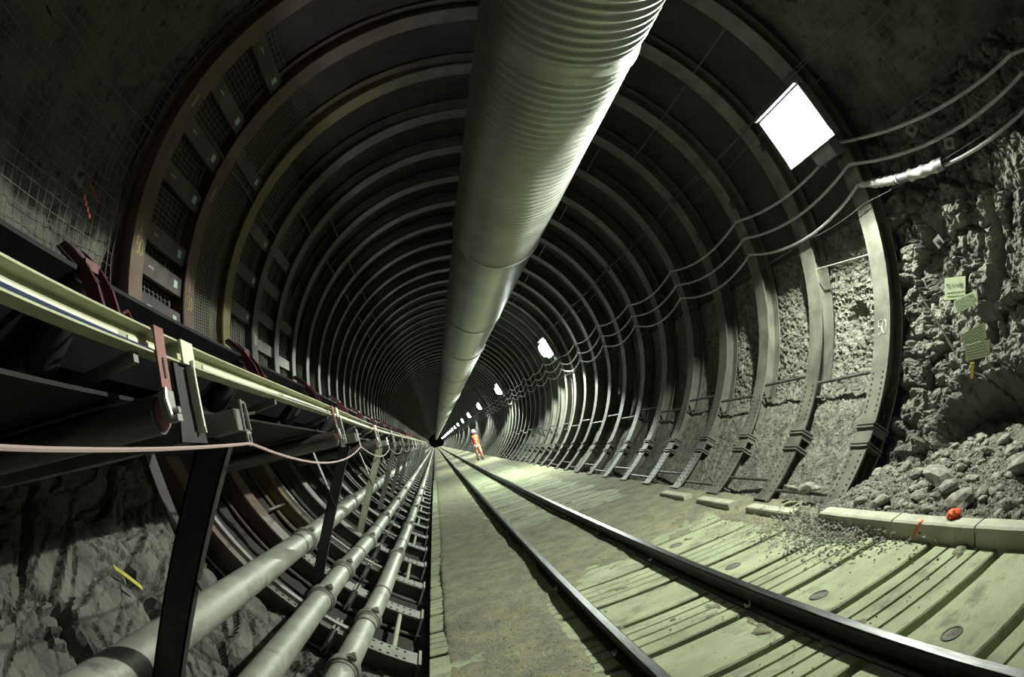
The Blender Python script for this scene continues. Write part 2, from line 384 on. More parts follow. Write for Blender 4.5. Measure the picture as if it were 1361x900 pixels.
def bolt_spots():
    for s in (-1, 1):
        for a in [124.2 + .95 * i for i in range(8)] + [138.4 + 1.05 * i for i in range(8)]:
            for yy in (.05, .20): yield s * a, yy
mb = MB(); mb.tube([(0, 0, -.001), (0, 0, .006)], .012, 6); bolt_me = mb.mesh('bolt', M_bolt)
RM = {'g': rib_meshes(108, M_rib), 'r': rib_meshes(108, M_ribr), 'o': rib_meshes(108, M_ribo)}
mb = MB(); mb.arc(HP, -147.6, 147.6, 80)
for s in (-1, 1):
    for a in (133.3, 136.6): butt(s * a, mb)
far_rib = mb.mesh('steel_rib', M_rib)
ribs = []
for k in range(NR):
    y = Y0 + DY * k
    if k < 24:
        lb = '%s steel arch rib of the tunnel, counted from the camera' % ORD[k] if k < 20 else 'steel arch rib shortly before the second pair of hanging lamps'
        if k == 0: lb = 'nearest steel arch rib, chalked with 50 on both sides'
        if k == 2: lb = 'third steel arch rib, ochre coloured on its left side'
        o = thing('steel_rib', lb, 'tunnel rib', (TX, y, TZ), 'steel arch ribs')
        dset = RM['r' if k in (0, 1) else 'o' if k == 2 else 'g']
        for key, me in dset.items():
            link(key if isinstance(key, str) else key[0], me, o)
        if k < 6:
            for a, yy in bolt_spots():
                if k > 2 and abs(a) < 137 and a < 0: continue
                b_ = link('bolt', bolt_me, o); Mb = frame(rad(a), (0, 1, 0)).to_4x4(); Mb.translation = cp(a, y + yy) - Vector((TX, y, TZ)); b_.matrix_local = Mb
    else:
        o = link('steel_rib', far_rib); o.location = (TX, y, TZ)
        i = max(j for j, ly in enumerate(LAMP_Y[1:]) if ly <= y + 1)
        w = ['first', 'second', 'third', 'fourth', 'fifth', 'sixth', 'seventh', 'eighth', 'ninth', 'tenth', 'eleventh', 'twelfth', 'last visible'][min(i, 12)]
        tag(o, 'far steel arch rib standing just beyond the %s wall lamp' % w, 'tunnel rib', 'far ribs beyond the %s lamp' % w)
    ribs.append(o)

def text_mesh(s, size, m, ext=.001):
    c = bpy.data.curves.new('t', 'FONT'); c.body = s; c.size = size; c.align_x = 'CENTER'; c.align_y = 'CENTER'; c.extrude = ext
    t = bpy.data.objects.new('t', c); col.objects.link(t); bpy.context.view_layer.update()
    me = bpy.data.meshes.new_from_object(t.evaluated_get(bpy.context.evaluated_depsgraph_get())); me.materials.clear(); me.materials.append(m)
    bpy.data.objects.remove(t); return me
def put(o, p, n, up, parent=None):
    Mx = frame(n, up).to_4x4(); Mx.translation = Vector(p)
    if parent: Mx = Matrix.Translation(-Vector(parent.location)) @ Mx; o.parent = parent
    o.matrix_local = Mx
    return o
def strokes(name, lines, r, m):      # hand-drawn chalk digits as thin strokes, local xy
    mb = MB()
    for l in lines: mb.tube([(x, y, 0) for x, y in l], r, 5)
    return link(name, mb.mesh(name, m))
def arcpts(cx, cy, rx, ry, t0, t1, n=10): return [(cx + rx * math.cos(ang(t0 + (t1 - t0) * i / n)), cy + ry * math.sin(ang(t0 + (t1 - t0) * i / n))) for i in range(n + 1)]
FIVE = [(.0, .075), (-.045, .075), (-.05, .012)]
d5 = [FIVE, [(-.05, .012)] + arcpts(-.03, -.03, .032, .042, 110, -130)]
d0 = [arcpts(.045, 0, .03, .07, 0, 360, 14)]
def rad(a): return Vector((-math.sin(ang(a)), 0, -math.cos(ang(a))))
def tang(a): return Vector((math.cos(ang(a)), 0, -math.sin(ang(a))))
put(strokes('chalk_number', d5 + d0, .004, M_chalk), cp(116.5, Y0 + .13, R - .004), rad(116.5), -tang(116.5), ribs[0])
put(strokes('chalk_number', d5 + d0 + [[(0, .12), (0, .30)], [(-.03, .14), (.03, .14)]], .0045, M_chalky), cp(-76.5, Y0 + .12, R - .004), rad(-76.5), tang(-76.5), ribs[0])
put(strokes('chalk_mark', d5 + d0 + [[(.0, .1), (.0, .22)]], .003, M_chalky), cp(-80, Y0 + DY + .12, R - .004), rad(-80), tang(-80), ribs[1])
put(strokes('chalk_mark', [[(-.02, -.08), (0, .12)], [(.02, -.08), (.02, .1)]], .003, M_chalk), cp(-60, Y0 + DY + .12, R - .004), rad(-60), tang(-60), ribs[1])
put(strokes('chalk_mark', d5 + [arcpts(.045, 0, .03, .05, 0, 360, 8)], .0035, M_chalky), cp(-84, Y0 + 2 * DY + .12, R - .004), rad(-84), tang(-84), ribs[2])
put(strokes('chalk_mark', d0 + [[(-.03, -.06), (-.02, .09)]], .004, M_chalk), cp(-79, Y0 + 3 * DY + .12, R - .004), rad(-79), tang(-79), ribs[3])
put(strokes('chalk_mark', [[(-.05 + .02 * i, -.01), (-.04 + .02 * i, .03)] for i in range(7)], .003, M_chalk), cp(-52, Y0 + .12, R - .004), rad(-52), Vector((0, 1, 0)), ribs[0])

# ------------------------------------------------------------------ tie rods, lagging plates and mesh between the ribs
def tie(a, k, bent, r=.019, rr=R + .03):
    p0 = cp(a, Y0 + DY * k + HW * .98, rr); p1 = cp(a, Y0 + DY * (k + 1) + .09, rr); mb = MB(); mb.tube([p0, p1], r, 8)
    if bent:
        q = p1 + Vector((0, -.02, 0)); mb.tube([q, q + tang(a if a > 0 else a) * (.15 if a > 0 else -.15) + Vector((0, .03, 0))], r * .9, 8)
        mb.tube([q + tang(a) * (.15 if a > 0 else -.15) + Vector((0, .03, 0)), q + tang(a) * (.15 if a > 0 else -.15) - rad(a) * .10 + Vector((0, -.1, 0))], r * .8, 8)
    return mb
def btw(k): return 'between the %s and %s ribs' % (ORD[k], ORD[k + 1])
for k in range(26):
    alt = k % 2
    for nm, a, w in (('upper', 123.6 if not alt else 121.7, 'upper right row'), ('lower', 145.3 if not alt else 143.2, 'lower right row')):
        o = tie(a, k, True).obj('tie_rod', M_brace, smooth=True)
        if k < 12: tag(o, 'dark bent tie rod, %s, %s' % (w, btw(k)), 'tie rod', '%s right tie rods' % nm)
        else: tag(o, 'small far tie rod, %s, past the twelfth rib' % w, 'tie rod', 'far %s right tie rods' % nm)
    a = -144.3 if not alt else -141.8
    o = tie(a, k, False, .022).obj('tie_rod', M_greyl, smooth=True)
    if k < 12: tag(o, 'stubby tie rod %s, beside the left floor edge' % btw(k), 'tie rod', 'lower left tie rods')
    else: tag(o, 'small far tie rod beside the left floor edge past the twelfth rib', 'tie rod', 'far lower left tie rods')
    if k < 18 and k % 3 == 1:
        o = tie(-117, k, False, .016, R + .07).obj('tie_rod', M_brace, smooth=True)
        tag(o, 'tie rod above the thick left pipe, ' + btw(k), 'tie rod', 'left tie rods above the pipes')
    if 0 <= k < 19:
        for sgn, w in ((-1, 'left'), (1, 'right')):
            a = sgn * ((53.4 if k < 3 else 44.2 if k % 2 else 37))
            o = tie(a, k, False, .014, R + .02).obj('tie_rod', M_brace, smooth=True)
            tag(o, 'thin tie rod high on the %s haunch %s' % (w, btw(k)), 'tie rod', 'high %s tie rods' % w)

def lag(k, a, w=2.8, mm=None, clip=True, tick=True):
    mb = MB(); g0, g1 = Y0 + DY * k + HW * .6, Y0 + DY * (k + 1) + HW * .42
    mb.arc([(.05, g0), (.05, g1), (.056, g1), (.056, g0)], a - w / 2, a + w / 2, 3, TX, TZ)
    for e in (-1, 1): mb.arc([(.05, g0), (.05, g1), (.10, g1), (.10, g0)], a + e * w / 2 - .06, a + e * w / 2 + .06, 1, TX, TZ)
    o = mb.obj('lagging_plate', mm or M_plate)
    if clip:
        q = MB(); q.box((0, 0, 0), (.075, .085, .008)); put(q.obj('end_clip', M_tagblue), cp(a, g1 - .26, R + .044), rad(a), Vector((0, 1, 0)), None).parent = o
    if tick:
        q = MB()
        for i in range(5): q.box((-.05 + .022 * i, .004 * math.sin(i * 7), 0), (.012, .018, .002))
        put(q.obj('stencil_mark', M_chalk), cp(a, g0 + .35, R + .047), rad(a), tang(a), None).parent = o
    return o
HW_ = ['below the chalked 50', 'level with the chalked 50']
names0 = {-89.5: 'lowest', -83.6: 'second lowest', -77.8: 'third lowest', -72.7: 'fourth lowest', -63: 'fifth lowest', -55: 'sixth lowest', -47: 'seventh lowest', -37: 'topmost'}
for a, w in names0.items():
    tag(lag(0, a, 2.9, M_plate if a not in (-83.6, -77.8) else M_ribr2 if False else M_plate), '%s steel lagging plate between the nearest two ribs on the left' % w, 'lagging plate', 'lagging plates in the first bay')
for k, lst in {1: (-50,), 2: (-92, -83, -74.5, -66, -57), 3: (-93, -86, -79, -72, -64, -56), 4: (-90, -80, -70)}.items():
    for i, a in enumerate(lst):
        tag(lag(k, a, 2.6, clip=(k < 3), tick=False), '%s lagging plate %s on the left wall' % ('only' if len(lst) == 1 else ['lowest', 'second lowest', 'third lowest', 'fourth lowest', 'fifth lowest', 'sixth lowest'][i], btw(k)), 'lagging plate', 'lagging plates in the %s bay' % ORD[k])
def netting(name, k, a0, a1, sa, sy, r, off, wob, g0=None, g1=None, m=None, diag=0):
    g0 = Y0 + DY * k + HW * .5 if g0 is None else g0; g1 = Y0 + DY * (k + 1) + .02 if g1 is None else g1
    mb = MB(); na = int(abs(a1 - a0) / sa); ny = int((g1 - g0) / sy)
    rr = lambda a, y: off + wob * noise.noise(cp(a, y) * 2.2) + wob * .4 * noise.noise(cp(a, y) * 9)
    for i in range(na + 1):
        a = a0 + (a1 - a0) * i / na
        mb.tube([cp(a + diag * t, g0 + (g1 - g0) * t, rr(a, g0 + (g1 - g0) * t)) for t in np.linspace(0, 1, 8)], r, 4, caps=False)
    for j in range(ny + 1):
        y = g0 + (g1 - g0) * j / ny; n = max(6, na // 2)
        mb.tube([cp(a0 + (a1 - a0) * t, y, rr(a0 + (a1 - a0) * t, y) + 2 * r) for t in np.linspace(0, 1, n)], r, 4, caps=False)
    return mb.obj(name, m or M_wire)
tag(netting('wire_mesh', 0, -98, -33, .85, .095, .0035, R + .17, .05), 'square wire mesh %s on the left wall' % btw(0), 'wire mesh', 'mesh behind the left ribs')
tag(netting('wire_mesh', 1, -99, -33, .55, .060, .0045, R + .10, .015, diag=1.5), 'dense lath mesh %s on the left wall' % btw(1), 'wire mesh', 'mesh behind the left ribs')
tag(netting('wire_mesh', 2, -99, -40, .8, .08, .004, R + .13, .03), 'open wire mesh %s on the left wall' % btw(2), 'wire mesh', 'mesh behind the left ribs')
tag(netting('wire_mesh', 3, -99, -45, .9, .09, .004, R + .13, .03), 'open wire mesh %s on the left wall' % btw(3), 'wire mesh', 'mesh behind the left ribs')
tag(netting('wire_mesh', 4, -99, -60, .9, .09, .004, R + .13, .03), 'open wire mesh %s on the left wall' % btw(4), 'wire mesh', 'mesh behind the left ribs')
tag(netting('rock_mesh', 0, -98, -60, 1.6, .10, .0030, R + .17, .07, .8, 4.13), 'rusty wire mesh over the bare rock at the upper left edge', 'wire mesh', 'mesh over bare rock')
tag(netting('rock_mesh', 0, -60, -18, 1.6, .10, .0030, R + .19, .07, 1.4, 4.13), 'wire mesh over the dark rock roof at top left', 'wire mesh', 'mesh over bare rock')
tag(netting('rock_mesh', 0, 62, 91, 1.6, .10, .0026, R + .20, .07, 2.2, 3.6), 'small wire mesh piece over rock right of the big lamp', 'wire mesh', 'mesh over bare rock')

# rock-bolt plates
def boltplate(p, n, up, lb, s=.12, g='rock bolt plates'):
    t = thing('rock_bolt', lb, 'rock bolt', (0, 0, 0), g)
    mb = MB(); mb.box((0, 0, 0), (s, s, .012)); put(mb.obj('bearing_plate', M_grey), p, n, up, None).parent = t
    mb = MB(); mb.tube([(0, 0, 0), (0, 0, .06)], .014, 8); mb.tube([(0, 0, .006), (0, 0, .03)], .026, 6); put(mb.obj('bolt_nut', M_brace), p, n, up, None).parent = t
boltplate((-2.13, 3.27, 3.985), (1, -.1, -.2), (0.3, .3, 1), 'square rock bolt plate beside red paint on the left rock', .13)
boltplate((4.70, 3.2, 3.02), (-1, -.2, -.05), (0.1, .6, 1), 'rock bolt plate above the cable joint at upper right', .12)
boltplate((4.71, 2.85, 2.72), (-1, -.2, 0), (0.1, -.3, 1), 'rock bolt plate just over the end of the cable joint', .11)
boltplate((4.66, 3.4, 1.98), (-1, -.1, 0), (0, .4, 1), 'rock bolt plate on the lit rock above the green cards', .10)
mb = MB()
for q in range(5): mb.box((-2.155 - .006 * q, 3.47 + .045 * q, 4.05 - .02 * q), (.008, .05, .02), Matrix.Rotation(-.5, 3, 'X'))
tag(mb.obj('paint_mark', M_redspray), 'short red spray paint mark on the left rock beside a bolt plate', 'paint mark')
mb = MB()
for q in range(4): mb.box((-2.125 + .004 * q, 3.36 + .02 * q, 3.84 - .045 * q), (.008, .02, .04))
tag(mb.obj('paint_mark', M_redspray), 'faint red paint dashes under the bolt plate on the left rock', 'paint mark')
mb = MB(); pts = [(-1.96 , 2.857, 1.33), (-1.93, 2.90, 1.28), (-1.91, 2.96, 1.22), (-1.90, 3.01, 1.17)]
for a, b in zip(pts, pts[1:]): mb.prism([Vector(a) + Vector((0, 0, .014)), Vector(a) + Vector((0, 0, -.014)), Vector(b) + Vector((0, 0, -.017)), Vector(b) + Vector((0, 0, .013))], (.006, 0, .004))
tag(mb.obj('marker_tape', M_yellow), 'yellow marker tape strip on the slabby rock at lower left', 'marker tape')

# ------------------------------------------------------------------ green cards and tag on the right rock
def card(c, lb, txt, depth=.004):
    c = [Vector(p) for p in c]; n = (c[3] - c[0]).cross(c[1] - c[0]).normalized()
    if n.x > 0: n = -n
    t = thing('survey_card', lb, 'survey card', (0, 0, 0), 'green survey cards on the right rock')
    mb = MB(); mb.prism(c, n * depth); mb.obj('card', M_sign, t)
    ctr = sum(c, Vector()) / 4; up = ((c[0] - c[3]) + (c[1] - c[2])).normalized(); rt = ((c[1] - c[0]) + (c[2] - c[3])) / 2; w = rt.length; h = ((c[0] - c[3]) + (c[1] - c[2])).length / 2; rt.normalize()
    Mx = Matrix((rt, (up - rt * up.dot(rt)).normalized(), n)).transposed().to_4x4()
    if txt:
        
        for tx_, ox_ in (('TS', -.084), ('11', -.018), ('+', .026), ('00', .076)):
            o = link('lettering', text_mesh(tx_, .052, M_ink, .0003), t); Mx.translation = ctr + rt * ox_ + up * h * .13 + n * (depth + .002); o.matrix_local = Mx
    mb = MB()
    for i in range(2 if txt else 5):
        yy = (-.16 - .16 * i) * h if txt else (.34 - .17 * i) * h
        x = -.42 * w
        while x < .36 * w:
            l = random.uniform(.012, .03); mb.box((x + l / 2, yy + random.uniform(-.003, .003), 0), (l, .007, .001)); x += l + .007
    o = mb.obj('fine_print', M_inkg, t); Mx2 = Mx.copy(); Mx2.translation = ctr + n * (depth + .001); o.matrix_local = Mx2
    q = MB(); q.tube([ctr + up * h * .47 + n * .002, ctr + up * h * .47 - n * .12], .006, 6); q.obj('nail', M_zinc, t)
card([(4.47, 3.337, 1.643), (4.47, 3.083, 1.596), (4.47, 3.166, 1.414), (4.47, 3.419, 1.46)], 'green card lettered TS 11+00, topmost on the right rock', True)
card([(4.44, 3.287, 1.428), (4.44, 2.983, 1.456), (4.44, 3.016, 1.333), (4.44, 3.331, 1.323)], 'tilted green card just under the lettered TS card', False)
card([(4.149, 3.085, 1.159), (4.149, 2.805, 1.204), (4.149, 2.816, 1.078), (4.149, 3.108, 1.036)], 'tilted green card, upper one of the lower pair', False)
card([(4.121, 3.062, 1.066), (4.121, 2.769, 1.062), (4.121, 2.82, 0.936), (4.121, 3.101, 0.937)], 'green card with small print, lowest of the four', False)
mb = MB(); mb.prism([(4.2, 3.106, .903), (4.2, 3.062, .895), (4.2, 3.118, .766), (4.2, 3.148, .771)], (-.006, 0, 0)); tag(mb.obj('tag_strip', M_yellow), 'small yellow tag strip hanging under the lowest green card', 'tag')
mb = MB(); mb.tube([(4.52, 3.76, 1.58), (4.50, 3.60, 1.25), (4.47, 3.45, .92)], .012, 6)
tag(mb.obj('steel_rod', M_brace), 'thin steel rod leaning across the rock below the cards', 'rod')

# ------------------------------------------------------------------ rubble at the foot of the right rock
def ico(seed, sub=2, amp=.35):
    import bmesh
    bm = bmesh.new(); bmesh.ops.create_icosphere(bm, subdivisions=sub, radius=1)
    off = Vector((seed * 3.7, seed * 1.3, seed * 2.9))
    for v in bm.verts:
        n = noise.voronoi(v.co * 1.1 + off)[0]; v.co *= 1 - amp * .5 + amp * (n[1] - n[0]) * 1.2 + .12 * noise.noise(v.co * 2.5 + off)
        v.co.z *= .75; v.co.x *= 1.15
    me = bpy.data.meshes.new('rock'); bm.to_mesh(me); bm.free(); me.materials.append(M_stone); return me
SM = [ico(i) for i in range(7)]
def slope_z(x, y):
    n = fb(Vector((x, y, 0)), 1.3, 3)
    return .10 + max(0, (x - 2.88)) * (.07 + .07 * n) + .03 * fb(Vector((x, y, 4)), 6, 3)
X = np.linspace(2.86, 4.7, 90); Ys = np.linspace(.6, 4.12, 160); P = np.zeros((160, 90, 3))
for j, y in enumerate(Ys):
    for i, x in enumerate(X):
        g = vor(Vector((x, y, 0)), 16)[0]; g2 = vor(Vector((x, y, 5)), 38)[0]; P[j, i] = (x, y, slope_z(x, y) + .03 * g + .014 * g2 - .02 - (.08 if i == 0 else 0))
o = grid('rubble_bank', P, M_gravelwall, False, True); tag(o, 'bank of loose broken rock behind the kerb at lower right', 'rubble bank', kind='stuff')
def stone(x, y, z, s, lb, g, r=None):
    o = link('stone', random.choice(SM)); o.location = (x, y, z); o.scale = (s, s * random.uniform(.7, 1.1), s * random.uniform(.6, .9)); o.rotation_euler = (random.uniform(-.5, .5), random.uniform(-.5, .5), random.uniform(0, 6)); return tag(o, lb, 'stone', g)
for i in range(240):
    x = random.uniform(2.98, 4.3); y = random.uniform(1.3, 4.0); s = random.choice([.02, .025, .03, .04, .05, .07]); stone(x, y, slope_z(x, y) + s * .4, s, 'loose broken stone lying on the rubble bank behind the kerb', 'stones on the rubble bank')
for x, y, s, lb in ((3.05, 3.45, .10, 'dark blocky stone on the rubble right beside the nearest rib'), (3.1, 2.62, .13, 'dark block lying behind the kerb next to the orange cloth'), (3.45, 3.1, .17, 'large slanting boulder at the mouth of the rock hollow'), (3.6, 2.3, .16, 'boulder on the rubble at the right edge'), (3.3, 2.9, .10, 'flat stone in the middle of the rubble bank')):
    stone(x, y, slope_z(x, y) + s * .35, s, lb, 'big stones at lower right')
for k, (dy, x, s) in enumerate(((.55, 3.2, .10), (.75, 3.16, .07), (.42, 3.22, .06), (.9, 3.2, .05))):
    stone(x, Y0 + dy, .16, s, 'dark stone wedged between the nearest two rib feet', 'stones between the nearest rib feet')
# fine gravel spilt over the slabs (nobody could count it)
V = []; F = []
def pebble(x, y, z, s):
    b = len(V); a = random.uniform(0, 6)
    for dx, dy, dz in ((1, 0, 0), (0, 1, 0), (-1, 0, 0), (0, -1, 0), (0, 0, 1), (0, 0, -.5)):
        k = random.uniform(.6, 1.2) * s; V.append((x + k * (dx * math.cos(a) - dy * math.sin(a)), y + k * (dx * math.sin(a) + dy * math.cos(a)), z + k * dz * .8))
    for f in ((0, 1, 4), (1, 2, 4), (2, 3, 4), (3, 0, 4), (1, 0, 5), (2, 1, 5), (3, 2, 5), (0, 3, 5)): F.append(tuple(b + q for q in f))
for i in range(2600):          # spill at the kerb break by the first rib
    x = 2.95 - abs(random.gauss(0, .26)); y = random.gauss(3.75, .42)
    if x < 1.9: continue
    pebble(x, y, max(.004, .13 - (2.95 - x) * .28) * random.random() + .003, random.uniform(.004, .02))
for i in range(900): pebble(random.uniform(2.2, 2.9), random.uniform(4.2, 6.5), .02, random.uniform(.003, .012))
for i in range(2600):
    x = random.choice([random.uniform(-.35, .62), random.uniform(-.38, -.2), random.uniform(.82, 1.5), random.uniform(.4, .62), random.uniform(1.7, 2.7)]); y = random.uniform(2, 9)
    pebble(x, y, max(0, covered(x, y)) + .002, random.uniform(.002, .009))
for i in range(4500):
    x = random.uniform(2.95, 4.1); y = random.uniform(1.2, 4.1); pebble(x, y, slope_z(x, y) + .01, random.uniform(.006, .022))
me = bpy.data.meshes.new('gravel'); me.from_pydata(V, [], F); me.materials.append(M_stone)
tag(link('gravel', me), 'fine gravel and grit strewn over the floor and rubble', 'gravel', kind='stuff')
# orange cloth
import bmesh
bm = bmesh.new(); bmesh.ops.create_icosphere(bm, subdivisions=3, radius=1)
for v in bm.verts: v.co *= 1 + .35 * noise.noise(v.co * 2.4) + .12 * noise.noise(v.co * 6); v.co.z *= .62; v.co *= .052
me = bpy.data.meshes.new('cloth'); bm.to_mesh(me); bm.free(); me.materials.append(M_orange)
o = link('cloth_bundle', me); o.location = (2.90, 2.52, .16); o.rotation_euler = (0, 0, .6); tag(o, 'bright orange cloth bundle lying on top of the kerb', 'cloth bundle')

# ------------------------------------------------------------------ rails
for x, w in ((.735, 'left'), (1.622, 'right')):
    t = thing('track_rail', 'black steel %s-hand rail of the track running down the tunnel' % w, 'rail', (x, 0, 0), 'track rails')
    z0 = .004; pr = [(-.068, z0), (.068, z0), (.068, z0 + .010), (.012, z0 + .024), (.009, z0 + .095), (.033, z0 + .108), (.033, z0 + .130), (.026, z0 + .138), (-.026, z0 + .138), (-.033, z0 + .130), (-.033, z0 + .108), (-.009, z0 + .095), (-.012, z0 + .024), (-.068, z0 + .010)]
    mb = MB(); mb.prism([(a, -6, b) for a, b in pr][::-1], (0, 305, 0)); mb.obj('rail_body', M_rail, t)
    mb = MB(); mb.prism([(-.026, -6, z0 + .1382), (.026, -6, z0 + .1382), (.024, -6, z0 + .1395), (-.024, -6, z0 + .1395)], (0, 305, 0)); mb.obj('running_surface', M_railtop, t)
    yk = [(3.34 if w == 'left' else 3.22) + 1.79 * i for i in range(-1, 16)]
    for y in yk:
        for sd in (-1, 1):
            mb = MB(); X_ = sd * .052
            mb.tube([(X_, y - .035, .075), (X_ + sd * .006, y - .045, .055), (X_ + sd * .012, y - .03, .032), (X_ + sd * .014, y + .0, .024), (X_ + sd * .010, y + .028, .034)], .009, 7)
            mb.obj('rail_clip', [M_clip], t, True)

# ------------------------------------------------------------------ ventilation duct
DCX, DCZ, DR = 1.58, 4.27, .60
duct = thing('ventilation_duct', 'huge galvanized ventilation duct hanging along the tunnel crown', 'duct', (DCX, 0, DCZ))
def ringsurf(prof, n=72):
    P = np.zeros((len(prof), n + 1, 3))
    for i, (y, r) in enumerate(prof):
        for j in range(n + 1): t = 2 * PI * j / n; P[i, j] = (r * math.cos(t), y, r * math.sin(t))
    return P
prof = []
y = -2.0
while y < 7.60:
    ph = 2 * PI * y / .098; a = .021 if not (3.05 < y < 3.25) else .002
    prof.append((y, DR - .012 + a * math.sin(ph) + (.012 if 3.12 < y < 3.30 else 0))); y += .009
P = ringsurf(prof, 84)
# the flexible length is not quite true: soft dents and a slight sag
for i in range(P.shape[0]):
    for j in range(P.shape[1]):
        x, yy, z = P[i, j]; d = .012 * noise.noise(Vector((x * 1.2, yy * .9, z * 1.2))); s = 1 + d; P[i, j] = (x * s, yy, z * s)
o = grid('corrugated_section', P, M_duct, True); o.parent = duct
seams = [7.62, 12.37, 16.5, 22.4] + [22.4 + 5.2 * i for i in range(1, 53)]
for i in range(len(seams) - 1):
    a, b = seams[i], seams[i + 1]; pr = [(a, DR)]
    n = 8 if i < 4 else 2
    for q in range(n + 1): pr.append((a + .02 + (b - a - .04) * q / n, DR - .008 * (i % 2)))
    P = ringsurf(pr, 64)
    for u in range(P.shape[0]):
        for j in range(P.shape[1]):
            x, yy, z = P[u, j]; s = 1 + .008 * noise.noise(Vector((x, yy * .7, z))); P[u, j] = (x * s, yy, z * s)
    o = grid('smooth_section', P, M_duct, True); o.parent = duct
    mb = MB(); rg = [((DR + .004) * math.cos(t), a, (DR + .004) * math.sin(t)) for t in np.linspace(0, 2 * PI, 65)]
    mb.tube(rg, .014 if i else .018, 6, caps=False); mb.obj('seam_ring', M_zinc, duct, True)
for yy in [Y0 + DY * 2 * i + .74 for i in range(0, 20)]:
    mb = MB(); mb.box((.14, yy, (DR + math.sqrt((R + .26) ** 2 - (DCX - TX) ** 2) + TZ - DCZ) / 2), (.03, .006, math.sqrt((R + .26) ** 2 - (DCX - TX) ** 2) + TZ - DCZ - DR + .02)); mb.box((.14, yy, DR - .006), (.16, .08, .008))
    mb.obj('hanger_strap', M_brace, duct)

# ------------------------------------------------------------------ wall lamps
def lamp(i, y):
    w = 'a tiny one at the far end' if i > 12 else 'behind the camera' if i == 0 else 'biggest and nearest of the row' if i == 1 else ORD[i - 1] + ' in the row from the camera'
    t = thing('flood_lamp', 'blazing floodlight on the right wall, ' + w, 'floodlight', (4.24, y, 3.62), 'floodlights down the right wall')
    mb = MB(); mb.prism([(.0, -.42, -.30), (.0, .42, -.30), (.0, .42, .30), (.0, -.42, .30)], (.10, 0, 0)); mb.prism([(.10, -.25, -.2), (.10, .25, -.2), (.10, .25, .2), (.10, -.25, .2)], (.06, 0, 0))
    for s in (-1, 1): mb.box((-.01, s * .425, 0), (.05, .02, .62)); mb.box((-.01, 0, s * .305), (.05, .87, .02))
    mb.obj('housing', M_house, t)
    dp = .05 if i < 2 else .22; gx = []  # far lenses bulge deep, their glowing shape standing in for glare
    for u in range(9):
        for v in range(13):
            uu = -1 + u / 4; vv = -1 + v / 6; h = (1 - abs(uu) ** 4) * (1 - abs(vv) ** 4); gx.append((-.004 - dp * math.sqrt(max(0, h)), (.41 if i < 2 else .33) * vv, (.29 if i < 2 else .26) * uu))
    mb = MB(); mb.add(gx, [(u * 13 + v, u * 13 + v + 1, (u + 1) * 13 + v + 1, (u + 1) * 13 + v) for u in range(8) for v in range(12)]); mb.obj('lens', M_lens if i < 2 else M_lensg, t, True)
    mb = MB(); mb.prism([(-.03, -.43, .315), (-.08, -.43, .33), (-.08, .43, .33), (-.03, .43, .315)], (0, 0, .006)); mb.obj('hood', M_house, t)
    mb = MB(); mb.box((.12, -.06, -.40), (.16, .34, .15)); mb.box((.038, -.06, -.40), (.006, .28, .11)); mb.obj('ballast_box', M_house, t)
    [(lambda q: (q.box(c_, s_), q.obj('bracket', M_brace, t)))(MB()) for c_, s_ in (((.28, -.1, -.05), (.26, .05, .05)), ((.28, .12, -.05), (.26, .05, .05)), ((.2, 0, -.5), (.34, .04, .04)))]
    l = bpy.data.lights.new('flood_bulb', 'SPOT'); l.energy = LP[min(i, 2)]; l.color = (.95, 1., .84) if i < 2 else (.90, 1., .86); l.shadow_soft_size = .05
    l.spot_size = ang(152); l.spot_blend = .12
    o = bpy.data.objects.new('flood_bulb', l); col.objects.link(o); o.parent = t; o.location = (-.08 if i < 2 else -.26, 0, 0)
    dn = Vector((-.72, 0, -.68)); o.rotation_euler = dn.to_track_quat('-Z', 'Y').to_euler()
    t.rotation_euler = (0, -ang(16), 0)
LP = [30, 1350, 2600]
for i, y in enumerate(LAMP_Y): lamp(i, y)

